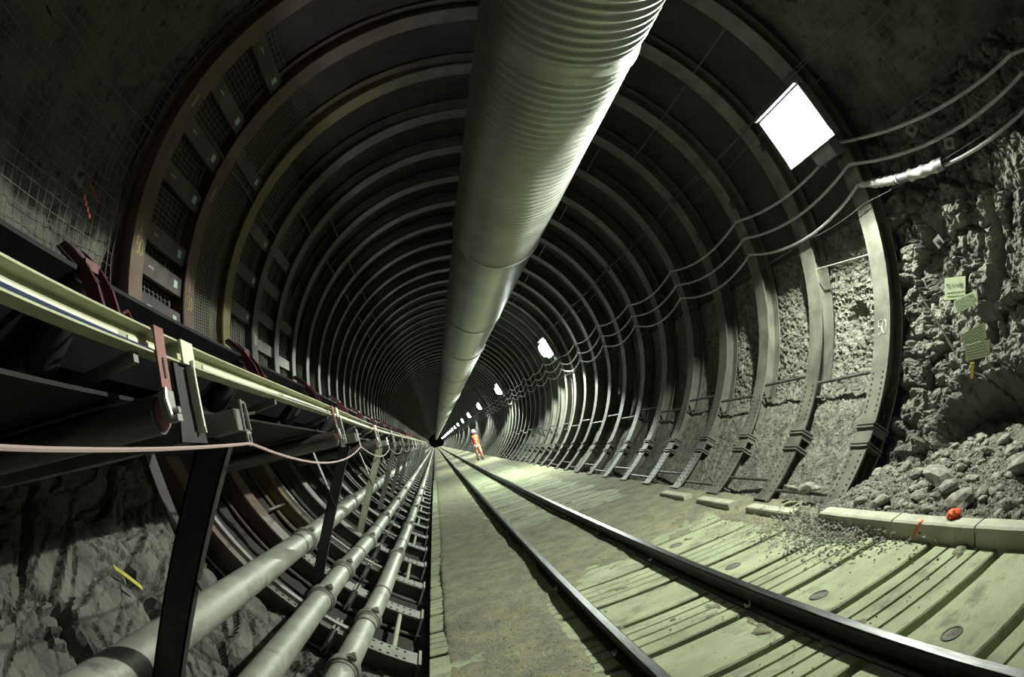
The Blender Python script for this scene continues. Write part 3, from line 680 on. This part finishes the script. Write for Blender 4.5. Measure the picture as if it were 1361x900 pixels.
# ------------------------------------------------------------------ cables on the right wall
def sagpts(p, q, sag, n=12):
    p, q = Vector(p), Vector(q); return [p.lerp(q, t) + Vector((0, 0, -4 * sag * t * (1 - t))) for t in np.linspace(0, 1, n)]
hooks = {'c0': {}, 'c1': {}, 'c2': {}}
CA = [(83.2, 88.5), (87.6, 91.4), (91.6, 95.2)]
CN = ['uppermost', 'middle', 'lowest']
ks = [-8, -6, -4, -2] + list(range(0, 82, 2))
for ci, (a, an) in enumerate(CA):
    pts = []
    pos = []
    for k in ks:
        aa = a + (an - a) * min(1, max(0, -k / 2)) + (.5 * math.sin(k * 1.3 + ci) if k > 4 else 0)
        rr = R - .07 if k >= 0 else R - .02
        if k > 12 and k % 4 == 2: aa -= 1.0
        pos.append(cp(aa, Y0 + DY * k + .03, rr))
    for p, q in zip(pos, pos[1:]):
        far = p.y > 20
        pts += sagpts(p, q, .13 + .03 * ci + random.uniform(-.02, .02), 5 if far else 13)[:-1]
    pts.append(pos[-1]); mb = MB(); mb.tube(pts, [.018] * len(pts), 8)
    o = mb.obj('wall_cable', M_cable, smooth=True); tag(o, 'pale grey power cable sagging from rib to rib, %s of the three' % CN[ci], 'cable', 'three power cables on the right wall')
    for k, p in list(zip(ks, pos))[3:24]:
        n = (Vector((TX, p.y, TZ)) - p).normalized(); t = Vector((-n.z, 0, n.x)) if True else None
        if t.z < 0: t = -t
        mb = MB(); c = [p - n * .07 + t * .0, p - n * .02 - t * .028, p + n * .026 - t * .012, p + n * .026 + t * .02, p + n * .012 + t * .045]
        mb.tube(c, .007, 6); h = mb.obj('cable_hook', M_zinc, smooth=True)
        kk = k // 1
        tag(h, ('cable hook holding the %s cable at the %s rib' % (CN[ci], ORD[k])) if 0 <= k < 20 else 'far cable hook holding the %s wall cable' % CN[ci] if k >= 20 else 'cable hook holding the %s cable on bare rock near the camera' % CN[ci], 'cable hook', 'hooks of the %s cable' % CN[ci])
    for k in (0,):
        pass
    if ci == 2: c3 = pos[3:5]
# joint sleeve on the lowest cable
t = thing('cable_joint', 'thick ribbed cable joint on the lowest cable below the big lamp', 'cable joint')
a_, b_ = c3[1], c3[0]; cpts = sagpts(a_, b_, .16, 60)
def seg(u0, u1): return cpts[int(u0 * 59):int(u1 * 59) + 1]
mb = MB(); s = seg(.03, .22); mb.tube(s, [.030 + .008 * (i % 2) for i in range(len(s))], 12); mb.obj('gland', M_cable, t, True)
mb = MB(); s = seg(.10, .24); mb.tube(s, [.045 + .012 * (i % 2) for i in range(len(s))], 12); mb.obj('clamp_sleeve', M_cable, t, True)
mb = MB(); mb.tube(seg(.23, .33), .05, 14); mb.obj('coupling_body', M_house, t, True)
mb = MB(); s = seg(.31, .48); mb.tube(s, [.052 + (.014 if i % 4 == 0 else 0) for i in range(len(s))], 14); mb.obj('joint_body', M_cable, t, True)
mb = MB(); mb.tube(seg(.46, .50), .062, 14); mb.obj('end_cap', M_house, t, True)
# thin lines above and a wire line below
for nm, a, sag, ksx, rr, lb in (('thin_cable', 68.6, .06, (-3, 0, 3, 6, 9, 12, 16, 20, 30, 45, 60, 75), .007, 'thin double wire high above the lamps on the right'), ('thin_cable', 71.6, .05, (-3, 1, 4, 7, 10, 14, 20, 30, 45, 60, 75), .006, 'thin single wire between the lamps and the power cables'), ('thin_cable', 95.0, .03, (-2, 0, 1, 3, 5, 7, 9, 12, 15, 20, 30, 45), .005, 'thin wire running just below the three power cables')):
    pos = [cp(a + .4 * math.sin(k * 2.1), Y0 + DY * k + .05, R - .05) for k in ksx]; pts = []
    for p, q in zip(pos, pos[1:]): pts += sagpts(p, q, sag, 9)[:-1]
    mb = MB(); mb.tube(pts + [pos[-1]], rr, 5)
    if a == 68.6: mb.tube([p + Vector((.0, 0, .03 + .02 * math.sin(i))) for i, p in enumerate(pts)], rr, 5)
    tag(mb.obj(nm, M_thin), lb, 'wire')
for k, a in ((3, 68.6), (6, 68.6), (1, 74), (2, 79), (3, 80), (0, 74)):
    mb = MB(); p = cp(a, Y0 + DY * k, R - .02); mb.box(p, (.02, .05, .16), Matrix.Rotation(-ang(a - 90), 3, 'Y')); mb.box(p + Vector((-.03, 0, .0)), (.05, .03, .015))
    tag(mb.obj('wire_bracket', M_brace), 'small steel wire bracket on the %s rib at upper right, %s' % (ORD[k], 'at the thin wires' if a < 70 else 'above the power cables'), 'bracket', 'wire brackets at upper right')
mb = MB(); mb.tube([cp(103.5, Y0 + .1, R + .02), cp(101, Y0 + DY + .15, R + .02)], .01, 6); tag(mb.obj('tie_rod', M_zinc), 'thin bright rod crossing between the nearest two ribs near head height', 'tie rod')

# ------------------------------------------------------------------ pipes on the lower left
def interp(tbl, y):
    for (a, b), (c, d) in zip(tbl, tbl[1:]):
        if y <= c: return b + (d - b) * max(0, (y - a)) / (c - a)
    return tbl[-1][1]
CAMZ = 1.6
def wall_dist(th, gap):
    d = Vector((-math.sin(ang(th)), -math.cos(ang(th)))); o = Vector((-TX, CAMZ - TZ)); b = o.dot(d); return -b + math.sqrt(b * b - o.dot(o) + (R - gap) ** 2), d
def pipe(name, lb, tbl, r, couple, g):
    t = thing('service_pipe', lb, 'pipe', (0, 0, 0), g)
    ys = sorted(set([-3, -1, 0, 1] + [round(.6 * i, 2) for i in range(2, 34)] + list(range(21, 296, 10)))); pts = []
    for y in ys:
        D, d = wall_dist(interp(tbl, y), r + .035); pts.append(Vector((d.x * D, y, CAMZ + d.y * D)))
    mb = MB(); mb.tube(pts, r, 24); mb.obj('pipe_body', M_pipe, t, True)
    def at(y):
        D, d = wall_dist(interp(tbl, y), r + .035); return Vector((d.x * D, y, CAMZ + d.y * D))
    for i, y in enumerate(couple):
        mb = MB(); c = at(y); big = i % 2 == 0
        mb.tube([at(y - .075), at(y - .05), at(y - .045), at(y + .045), at(y + .05), at(y + .075)], [r + .006, r + .010, r + .022, r + .022, r + .010, r + .006], 24)
        for s in (-1, 1):
            n = Vector((.75, 0, .65)).normalized() * s; mb.tube([c + n * (r + .035) + Vector((0, -.045, 0)), c + n * (r + .035) + Vector((0, .045, 0))], .016, 8); mb.box(c + n * (r + .03), (.05, .05, .04))
        mb.obj('coupling', M_pipeb, t, True)
        mb = MB(); mb.tube([at(y + .9), at(y + .93)], r + .006, 20); mb.obj('strap_band', M_brace, t, True)
P1T = [(0, 67.9), (3, 68), (5.4, 68.1), (8.8, 69.6), (15.5, 70.5), (40, 68)]
P2T = [(0, 52.6), (1.5, 52.3), (3, 51.6), (5.4, 51), (7.2, 49.6), (12.3, 48.5), (40, 48)]
P3T = [(0, 39.8), (2, 39.2), (3.2, 37.9), (5.2, 35.2), (7.3, 34.3), (10, 33.2), (17, 32), (40, 31)]
pipe('p', 'thickest grey service pipe, highest of three along the left wall', P1T, .102, [5.41, 8.76, 12.1, 15.46, 18.8, 22], 'service pipes on the left')
pipe('p', 'middle grey service pipe of the three along the left wall', P2T, .088, [4.33, 5.4, 7.23, 9.5, 12.34, 15.4, 18.5], 'service pipes on the left')
pipe('p', 'lowest grey service pipe, beside the left edge of the floor', P3T, .082, [3.3, 4.41, 7.28, 9.98, 12.8, 15.5, 18.0], 'service pipes on the left')
for k in range(0, 14, 1):         # carrying brackets under the pipes
    if k % 2: continue
    mb = MB(); y = Y0 + DY * k + .12
    mb.arc([(-.035, y - .03), (-.035, y + .03), (-.002, y + .03), (-.002, y - .03)], -139.5, -112, 10, TX, TZ)
    for th, r in ((interp(P1T, y), .102), (interp(P2T, y), .088), (interp(P3T, y), .082)):
        D, d = wall_dist(th, r + .035); c = Vector((d.x * D, y, CAMZ + d.y * D)); dn = Vector((-.25, 0, -1)).normalized(); mb.tube([c + dn * (r + .01) + Vector((.02, 0, 0)), c + dn * (r + .01) + Vector((-.16, 0, .0))], .014, 6)
    tag(mb.obj('pipe_bracket', M_grey), 'steel pipe bracket on the lower left of the %s rib' % ORD[k], 'pipe bracket', 'pipe brackets on the left ribs')

# ------------------------------------------------------------------ belt conveyor on the left
conv = thing('belt_conveyor', 'long belt conveyor with pale stringer hung along the left wall', 'conveyor', (0, 0, 0))
YA, YB = -2.0, 60.0
def zd(y): return -.0 if y < 3 else -.05 * sstep(3, 9, y)
def part(name, mb, m, smooth=False, parent=None): return mb.obj(name, m, parent or conv, smooth)
xs = -.722; zt, zb = 2.097, 2.029
def sweepy(mb, prof, ys):
    m = len(prof); vs = [(x, y, z + zd(y)) for y in ys for x, z in prof]; n = len(ys)
    mb.add(vs, [(i * m + j, i * m + (j + 1) % m, (i + 1) * m + (j + 1) % m, (i + 1) * m + j) for i in range(n - 1) for j in range(m)] + [tuple(range(m))[::-1], tuple(range((n - 1) * m, n * m))])
YS = [YA, 0, 1.5, 3, 4, 5, 6, 7, 8, 9, 20, 40, YB]
mb = MB(); sweepy(mb, [(xs, zt + .003), (xs, zt - .003), (-.764, zt - .003), (-.764, zb + .003), (xs, zb + .003), (xs, zb - .003), (-.770, zb - .003), (-.770, zt + .003)], YS); part('stringer', mb, M_string)
mb = MB(); sweepy(mb, [(x - 1.13, z) for x, z in [(xs, zt + .003), (xs, zt - .003), (-.764, zt - .003), (-.764, zb + .003), (xs, zb + .003), (xs, zb - .003), (-.770, zb - .003), (-.770, zt + .003)]], YS); part('stringer', mb, M_string)
# pale strips painting in the lit part of the channel web
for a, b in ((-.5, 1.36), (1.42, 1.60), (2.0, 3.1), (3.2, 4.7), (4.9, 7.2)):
    mb = MB(); sweepy(mb, [(-.760, zb + .012), (-.7635, zb + .012), (-.7635, zt - .024), (-.760, zt - .024)], [a, (a + b) / 2, b]); part('lit_web_strip', mb, M_pale)
bp = [(-.850, 2.268), (-.93, 2.235), (-1.12, 2.10), (-1.50, 2.10), (-1.70, 2.235), (-1.80, 2.29)]
mb = MB(); sweepy(mb, bp + [(x, z - .014) for x, z in bp[::-1]], YS); part('carrying_belt', mb, M_belt)
mb = MB(); sweepy(mb, [(-.86, 1.935), (-1.75, 1.935), (-1.75, 1.923), (-.86, 1.923)], YS); part('return_belt', mb, M_belt)
wy = [-.15, 1.32, 2.84, 4.36] + [4.36 + 1.524 * i for i in range(1, 24)]
for y in wy:
    dz = zd(y); V3 = Vector
    w = MB(); prf = [(-.770, 2.100), (-.775, 2.14), (-.79, 2.20), (-.825, 2.27), (-.875, 2.335), (-.905, 2.365), (-.93, 2.36), (-.89, 2.30), (-.845, 2.22), (-.82, 2.15), (-.81, 2.10)]
    w.prism([(x, y - .006, z + dz) for x, z in prf], (0, .014, 0)); w.prism([(x + .004, y + .075, z + dz) for x, z in prf[:6] + [(-.87, 2.31), (-.83, 2.235), (-.80, 2.16), (-.785, 2.10)]], (0, .014, 0))
    w.box((-.80, y + .04, 2.108 + dz), (.07, .12, .012)); w.box((-.835, y + .04, 2.275 + dz), (.012, .085, .03)); arm = part('idler_arm', w, M_darkred)
    w = MB(); w.tube([(-.79, y + .12, 2.11 + dz), (-.79, y + .135, 2.15 + dz), (-.79, y + .17, 2.165 + dz), (-.79, y + .2, 2.14 + dz), (-.79, y + .19, 2.115 + dz), (-.79, y + .15, 2.105 + dz)], .006, 6); w.obj('arm_hook', M_darkred, arm)
    w = MB(); w.tube([(-.875, y + .045, 2.245 + dz), (-1.085, y + .045, 2.03 + dz)], .055, 16); part('wing_roller', w, M_black, True)
    w = MB(); w.tube([(-1.13, y + .045, 2.012 + dz), (-1.49, y + .045, 2.012 + dz)], .055, 16); part('centre_roller', w, M_grey, True)
    w = MB(); w.tube([(-1.53, y + .045, 2.03 + dz), (-1.745, y + .045, 2.245 + dz)], .055, 16); part('wing_roller', w, M_grey, True)
    w = MB(); w.box((-.885, y + .045, 2.305 + dz), (.008, .16, .10), Matrix.Rotation(ang(-40), 3, 'Y')); part('roller_end_plate', w, M_black)
    w = MB(); w.prism([(-.75, y + .10, 2.03 + dz), (-.75, y + .10, 1.995 + dz), (-1.12, y + .10, 1.945 + dz), (-1.86, y + .10, 1.96 + dz), (-1.86, y + .10, 1.99 + dz), (-1.14, y + .10, 1.975 + dz)], (0, .03, 0)); part('idler_frame', w, M_grey)
sup = [-1.1, 1.95, 5.0, 8.1] + [8.1 + 3.05 * i for i in range(1, 16)]
for si, y in enumerate(sup):
    dz = zd(y); yr = y - .43
    w = MB(); w.tube([(-.735, yr, 1.855 + dz), (-.742, yr, 1.855 + dz), (-.742, yr, 1.855 + dz), (-1.85, yr, 1.855 + dz)], [.05, .05, .058, .058], 24); rl = part('return_roller', w, M_roller, True)
    w = MB(); w.tube([(-.738, yr, 1.855 + dz), (-.728, yr, 1.855 + dz)], .046, 20); w.obj('roller_cap', M_redox, rl, True)
    w = MB(); w.box((-.712, yr, 1.875 + dz), (.03, .05, .075)); w.tube([(-.73, yr, 1.855 + dz), (-.675, yr, 1.855 + dz)], .01, 8); w.tube([(-.705, yr - .02, 1.92 + dz), (-.705, yr - .028, 1.89 + dz), (-.70, yr - .02, 1.845 + dz), (-.70, yr + .015, 1.83 + dz)], .009, 7); w.box((-.70, yr + .01, 1.835 + dz), (.035, .035, .02)); w.obj('bearing_clamp', M_zinc, rl)
    w = MB(); x_ = -.716       # red strap round the stringer down to the roller
    w.box((x_, yr + .02, 2.0 + dz), (.006, .065, .205)); w.box((-.742, yr + .02, 2.105 + dz), (.058, .065, .006)); w.box((-.742, yr + .02, 1.9 + dz), (.056, .065, .006)); w.box((-.765, yr + .02, 1.885 + dz), (.006, .065, .035)); st = part('roller_hanger', w, M_redox)
    w = MB(); w.box((x_ + .004, yr + .02, 1.985 + dz), (.003, .012, .06)); w.obj('slot', M_bolt, st)
    ys_ = y - .20
    w = MB(); w.box((-.715, ys_, 2.062 + dz), (.008, .10, .078)); part('splice_plate', w, M_pale)
    w = MB(); w.box((-.724, ys_ + .008, 1.92 + dz), (.05, .008, .235)); w.box((-.700, ys_ + .0, 1.92 + dz), (.006, .014, .20)); part('hanger_edge', w, M_pale)
    w = MB(); w.box((-.735, ys_ - .045, 1.905 + dz), (.012, .10, .26)); w.prism([(-.728, ys_ - .14, 1.775 + dz), (-.728, ys_ + .07, 1.775 + dz), (-.728, ys_ + .05, 1.87 + dz), (-.728, ys_ - .11, 1.87 + dz)], (-.012, 0, 0)); part('hanger_plate', w, M_black)
    w = MB(); w.box((-1.28, y, 1.84 + dz), (1.28, .09, .075)); part('cross_member', w, M_grey)
    # leg from the arm's end down to the wall, with its diagonal
    zz = 1.80 + dz; top = Vector((-.75, y, zz)); bot = Vector((-1.36, y + .06, .66)) if si != 1 else Vector((-1.53, y, .54)); hw = .06 if si == 1 else .045
    d = (bot - top).normalized(); sd = Vector((0, 1, 0)); nn = d.cross(sd).normalized()
    mm_ = M_greyl if si == 3 else M_black if si in (1, 2) else M_grey
    w = MB()
    for a, b, ty in ((-hw, hw, .008), (-hw, -hw + .008, .05), (hw - .008, hw, .05)):
        w.prism([top + nn * a, top + nn * b, bot + nn * b, bot + nn * a], (0, ty, 0))
    part('leg', w, mm_)
    w = MB(); t2 = Vector((-1.05, y + .02, zz)); b2 = Vector((-.98, y + .05, 1.28)); w.prism([t2 + sd * -.04, t2 + sd * .04, b2 + sd * .04, b2 + sd * -.04], (.008, 0, .0)); part('brace', w, mm_)
    w = MB()
    for p, q in (((-.62, y - .02, 1.905), (-.62, y - .03, 1.80)), ((-.62, y - .03, 1.80), (-.62, y + .03, 1.79)), ((-.62, y + .03, 1.895), (-.62, y + .035, 1.80)), ((-.62, y - .02, 1.9), (-.62, y + .03, 1.895))):
        w.tube([Vector(p) + Vector((0, 0, dz)), Vector(q) + Vector((0, 0, dz))], .0055, 6)
    w.tube([(-.62 + .0, y + .018 * math.cos(t), 1.768 + dz + .022 * math.sin(t)) for t in np.linspace(0, 2 * PI, 13)], .005, 6); w.tube([(-.64, y + .05, 1.86 + dz), (-.60, y + .075, 1.86 + dz)], .006, 6)
    part('rope_clip', w, M_zinc, True)
# chute seen through the frame, at the far left
# pull cord
rp = []
sc_ = [(-4.2, -1.1), (-1.1, 1.95), (1.95, 5.0), (5.0, 8.1)] + [(8.1 + 3.05 * i, 8.1 + 3.05 * (i + 1)) for i in range(15)]
for a, b in sc_: rp += sagpts((-.62, a, 1.752 + zd(a)), (-.62, b, 1.752 + zd(b)), .10 if a != -1.1 else .03, 14)[:-1]
mb = MB(); mb.tube(rp, .0055, 6); tag(mb.obj('pull_cord', M_rope, smooth=True), 'pinkish pull cord looping between the conveyor supports', 'cord')
for nm, x, z, r, m, lb in (('channel_cable', -.742, 2.041, .0075, M_blue, 'blue cable lying in the conveyor stringer channel'), ('channel_cable', -.757, 2.041, .0065, M_gcable, 'dark grey cable beside the blue one in the stringer channel')):
    pts = [(x + .004 * math.sin(y * 2.3), y, z + zd(y) + .004 * math.sin(y * 1.7 + x * 50)) for y in np.arange(-2, 30, .35)]
    mb = MB(); mb.tube(pts, r, 6); tag(mb.obj(nm, m, smooth=True), lb, 'cable')

# ------------------------------------------------------------------ worker walking beside the track
def skinned(name, pts, edges, radii, m, parent, sub=2, root=0):
    me = bpy.data.meshes.new(name); me.from_pydata(pts, edges, []); o = bpy.data.objects.new(name, me); col.objects.link(o)
    md = o.modifiers.new('s', 'SKIN'); md.use_smooth_shade = True
    for i, r in enumerate(radii):
        v = me.skin_vertices[0].data[i]; v.radius = r if isinstance(r, tuple) else (r, r); v.use_root = (i == root)
    sb = o.modifiers.new('u', 'SUBSURF'); sb.levels = sub; sb.render_levels = sub
    bpy.context.view_layer.update()
    m2 = bpy.data.meshes.new_from_object(o.evaluated_get(bpy.context.evaluated_depsgraph_get())); bpy.data.objects.remove(o)
    m2.materials.clear(); m2.materials.append(m); return link(name, m2, parent)
man = thing('person', 'worker in orange vest and white helmet walking beside the track', 'person', (2.30, 33.4, .02))
man.rotation_euler = (0, 0, ang(8))
# faces the camera side (-y), mid-stride; local x = the person's left-right
B = [(0, 0, .98), (0, 0, 1.15), (0, -.01, 1.34), (0, 0, 1.47), (0, -.01, 1.56),           # 0-4 spine, neck
     (.19, 0, 1.43), (.25, .05, 1.16), (.27, -.06, .93), (.27, -.09, .86),                # 5-8 left arm
     (-.19, 0, 1.43), (-.27, -.06, 1.17), (-.25, -.20, .97), (-.24, -.25, .91),           # 9-12 right arm
     (.09, 0, .93), (.11, -.10, .52), (.12, .02, .10), (.13, -.12, .05),                  # 13-16 left leg
     (-.09, 0, .93), (-.11, .02, .50), (-.12, .22, .13), (-.13, .12, .06)]                # 17-20 right leg
Ed = [(0, 1), (1, 2), (2, 3), (3, 4), (3, 5), (5, 6), (6, 7), (7, 8), (3, 9), (9, 10), (10, 11), (11, 12), (0, 13), (13, 14), (14, 15), (15, 16), (0, 17), (17, 18), (18, 19), (19, 20)]
Rd = [(.15, .11), (.14, .10), (.17, .12), (.10, .08), .055, .065, .048, .036, .032, .065, .048, .036, .032, .095, .065, .045, .035, .095, .065, .045, .035]
skinned('body', B, Ed, Rd, M_navy, man)
# head with brow, nose, ears
bm = bmesh.new(); bmesh.ops.create_uvsphere(bm, u_segments=24, v_segments=18, radius=1)
for v in bm.verts:
    x, y, z = v.co; v.co = Vector((x * .076 * (1 - .22 * max(0, -z)), y * .098, z * .118))
    if y < -.75 and abs(x) < .28 and -.35 < z < .15: v.co.y -= .018 * (1 - abs(x) / .28)
    if abs(x) > .93 and abs(z) < .35: v.co.x *= 1.13
for v in bm.verts: v.co += Vector((0, -.02, 1.66))
me = bpy.data.meshes.new('head'); bm.to_mesh(me); bm.free(); me.materials.append(M_skin); hd = link('head', me, man)
for s in (-1, 1): mb = MB(); mb.box((s * .03, -.112, 1.675), (.018, .006, .008)); mb.obj('eye', M_ink, hd)
mb = MB(); mb.box((0, -.108, 1.605), (.04, .006, .006)); mb.obj('mouth', M_darkred, hd)
prof_ = [(.0, .155), (.05, .148), (.085, .125), (.108, .085), (.118, .035), (.120, .0), (.145, -.008), (.143, -.016), (.112, -.012)]
mb = MB(); n = 24; vs = [(r * math.cos(2 * PI * j / n), r * 1.15 * math.sin(2 * PI * j / n) - .03 * (1 if r > .12 and math.sin(2 * PI * j / n) < 0 else 0), z) for r, z in prof_ for j in range(n)]
mb.add([(x, y - .02, z + 1.70) for x, y, z in vs], [(i * n + j, i * n + (j + 1) % n, (i + 1) * n + (j + 1) % n, (i + 1) * n + j) for i in range(len(prof_) - 1) for j in range(n)]); mb.obj('helmet', M_white, man, True)
skinned('vest', [(0, 0, .90), (0, 0, 1.15), (0, -.01, 1.34), (0, 0, 1.44), (.16, 0, 1.43), (-.16, 0, 1.43)], [(0, 1), (1, 2), (2, 3), (3, 4), (3, 5)], [(.22, .17), (.21, .165), (.24, .18), (.14, .12), .11, .11], M_vest, man)
mb = MB(); mb.box((0, -.155, 1.2), (.05, .012, .40)); mb.obj('reflective_strip', M_stripe, man)
skinned('trousers', [(0, 0, .96), (.095, 0, .90), (.11, -.10, .52), (.12, .01, .16), (-.095, 0, .90), (-.11, .02, .50), (-.12, .20, .18)], [(0, 1), (1, 2), (2, 3), (0, 4), (4, 5), (5, 6)], [(.155, .12), .108, .078, .066, .108, .078, .066], M_trouser, man)
for s, (ax, ay, az), (tx, ty, tz) in ((1, (.12, .02, .09), (.13, -.15, .045)), (-1, (-.12, .215, .12), (-.13, .06, .05))):
    skinned('boot', [(ax, ay, az + .12), (ax, ay + .01, az - .02), (tx, ty, tz)], [(0, 1), (1, 2)], [.058, .052, .042], M_boot, man, root=1)
for s, w_, t_ in ((1, Vector(B[7]), Vector(B[8])), (-1, Vector(B[11]), Vector(B[12]))):
    d = (t_ - w_).normalized(); sx = Vector((0, -1, 0)) if abs(d.y) < .9 else Vector((0, 0, 1)); sx = (sx - d * sx.dot(d)).normalized(); pn = d.cross(sx)
    pts = [tuple(w_), tuple(w_ + d * .07)]; ed = [(0, 1)]; rd = [.024, .028]
    for f, (o_, l_) in enumerate(((-.027, .062), (-.009, .072), (.009, .068), (.026, .052))):
        i0 = len(pts); k0 = w_ + d * .085 + sx * o_; pts += [tuple(k0), tuple(k0 + d * l_ * .5 + pn * .008), tuple(k0 + d * l_ * .9 + pn * .028)]; ed += [(1, i0), (i0, i0 + 1), (i0 + 1, i0 + 2)]; rd += [.010, .009, .008]
    i0 = len(pts); pts += [tuple(w_ + d * .03 - sx * .03), tuple(w_ + d * .07 - sx * .055 + pn * .015)]; ed += [(0, i0), (i0, i0 + 1)]; rd += [.012, .009]
    skinned('hand', pts, ed, rd, M_skin, man, 1, 1)

# ------------------------------------------------------------------ world, camera, colour
w = bpy.data.worlds.new('w'); scene.world = w; w.use_nodes = True; w.node_tree.nodes['Background'].inputs[0].default_value = (.02, .02, .025, 1); w.node_tree.nodes['Background'].inputs[1].default_value = .1
Mc = [[0.9543266517222051, 0.17292579914911108, 0.24363355639428286], [-0.13082973634415845, 0.975006604708772, -0.17957087977283592], [-0.26859676450173947, 0.1394947624927675, 0.9530986251885392]]
cam = bpy.data.cameras.new('camera'); co = bpy.data.objects.new('camera', cam); col.objects.link(co)
co.matrix_world = Matrix(((Mc[0][0], Mc[0][2], -Mc[0][1], 0), (Mc[1][0], Mc[1][2], -Mc[1][1], 0), (Mc[2][0], Mc[2][2], -Mc[2][1], CAMZ), (0, 0, 0, 1)))
cam.type = 'PANO'; cam.panorama_type = 'FISHEYE_EQUISOLID' if hasattr(cam, 'panorama_type') else None
try: cam.cycles.panorama_type = 'FISHEYE_EQUISOLID'; cam.cycles.fisheye_lens = 20.637; cam.cycles.fisheye_fov = ang(180)
except Exception: pass
cam.fisheye_lens = 20.637; cam.fisheye_fov = ang(180); cam.sensor_width = 36; cam.sensor_fit = 'HORIZONTAL'; cam.clip_start = .02; cam.clip_end = 400
scene.camera = co
vs_ = scene.view_settings; vs_.view_transform = 'Standard'; vs_.look = 'None'; vs_.gamma = 1; vs_.use_curve_mapping = False; vs_.exposure = 0.0
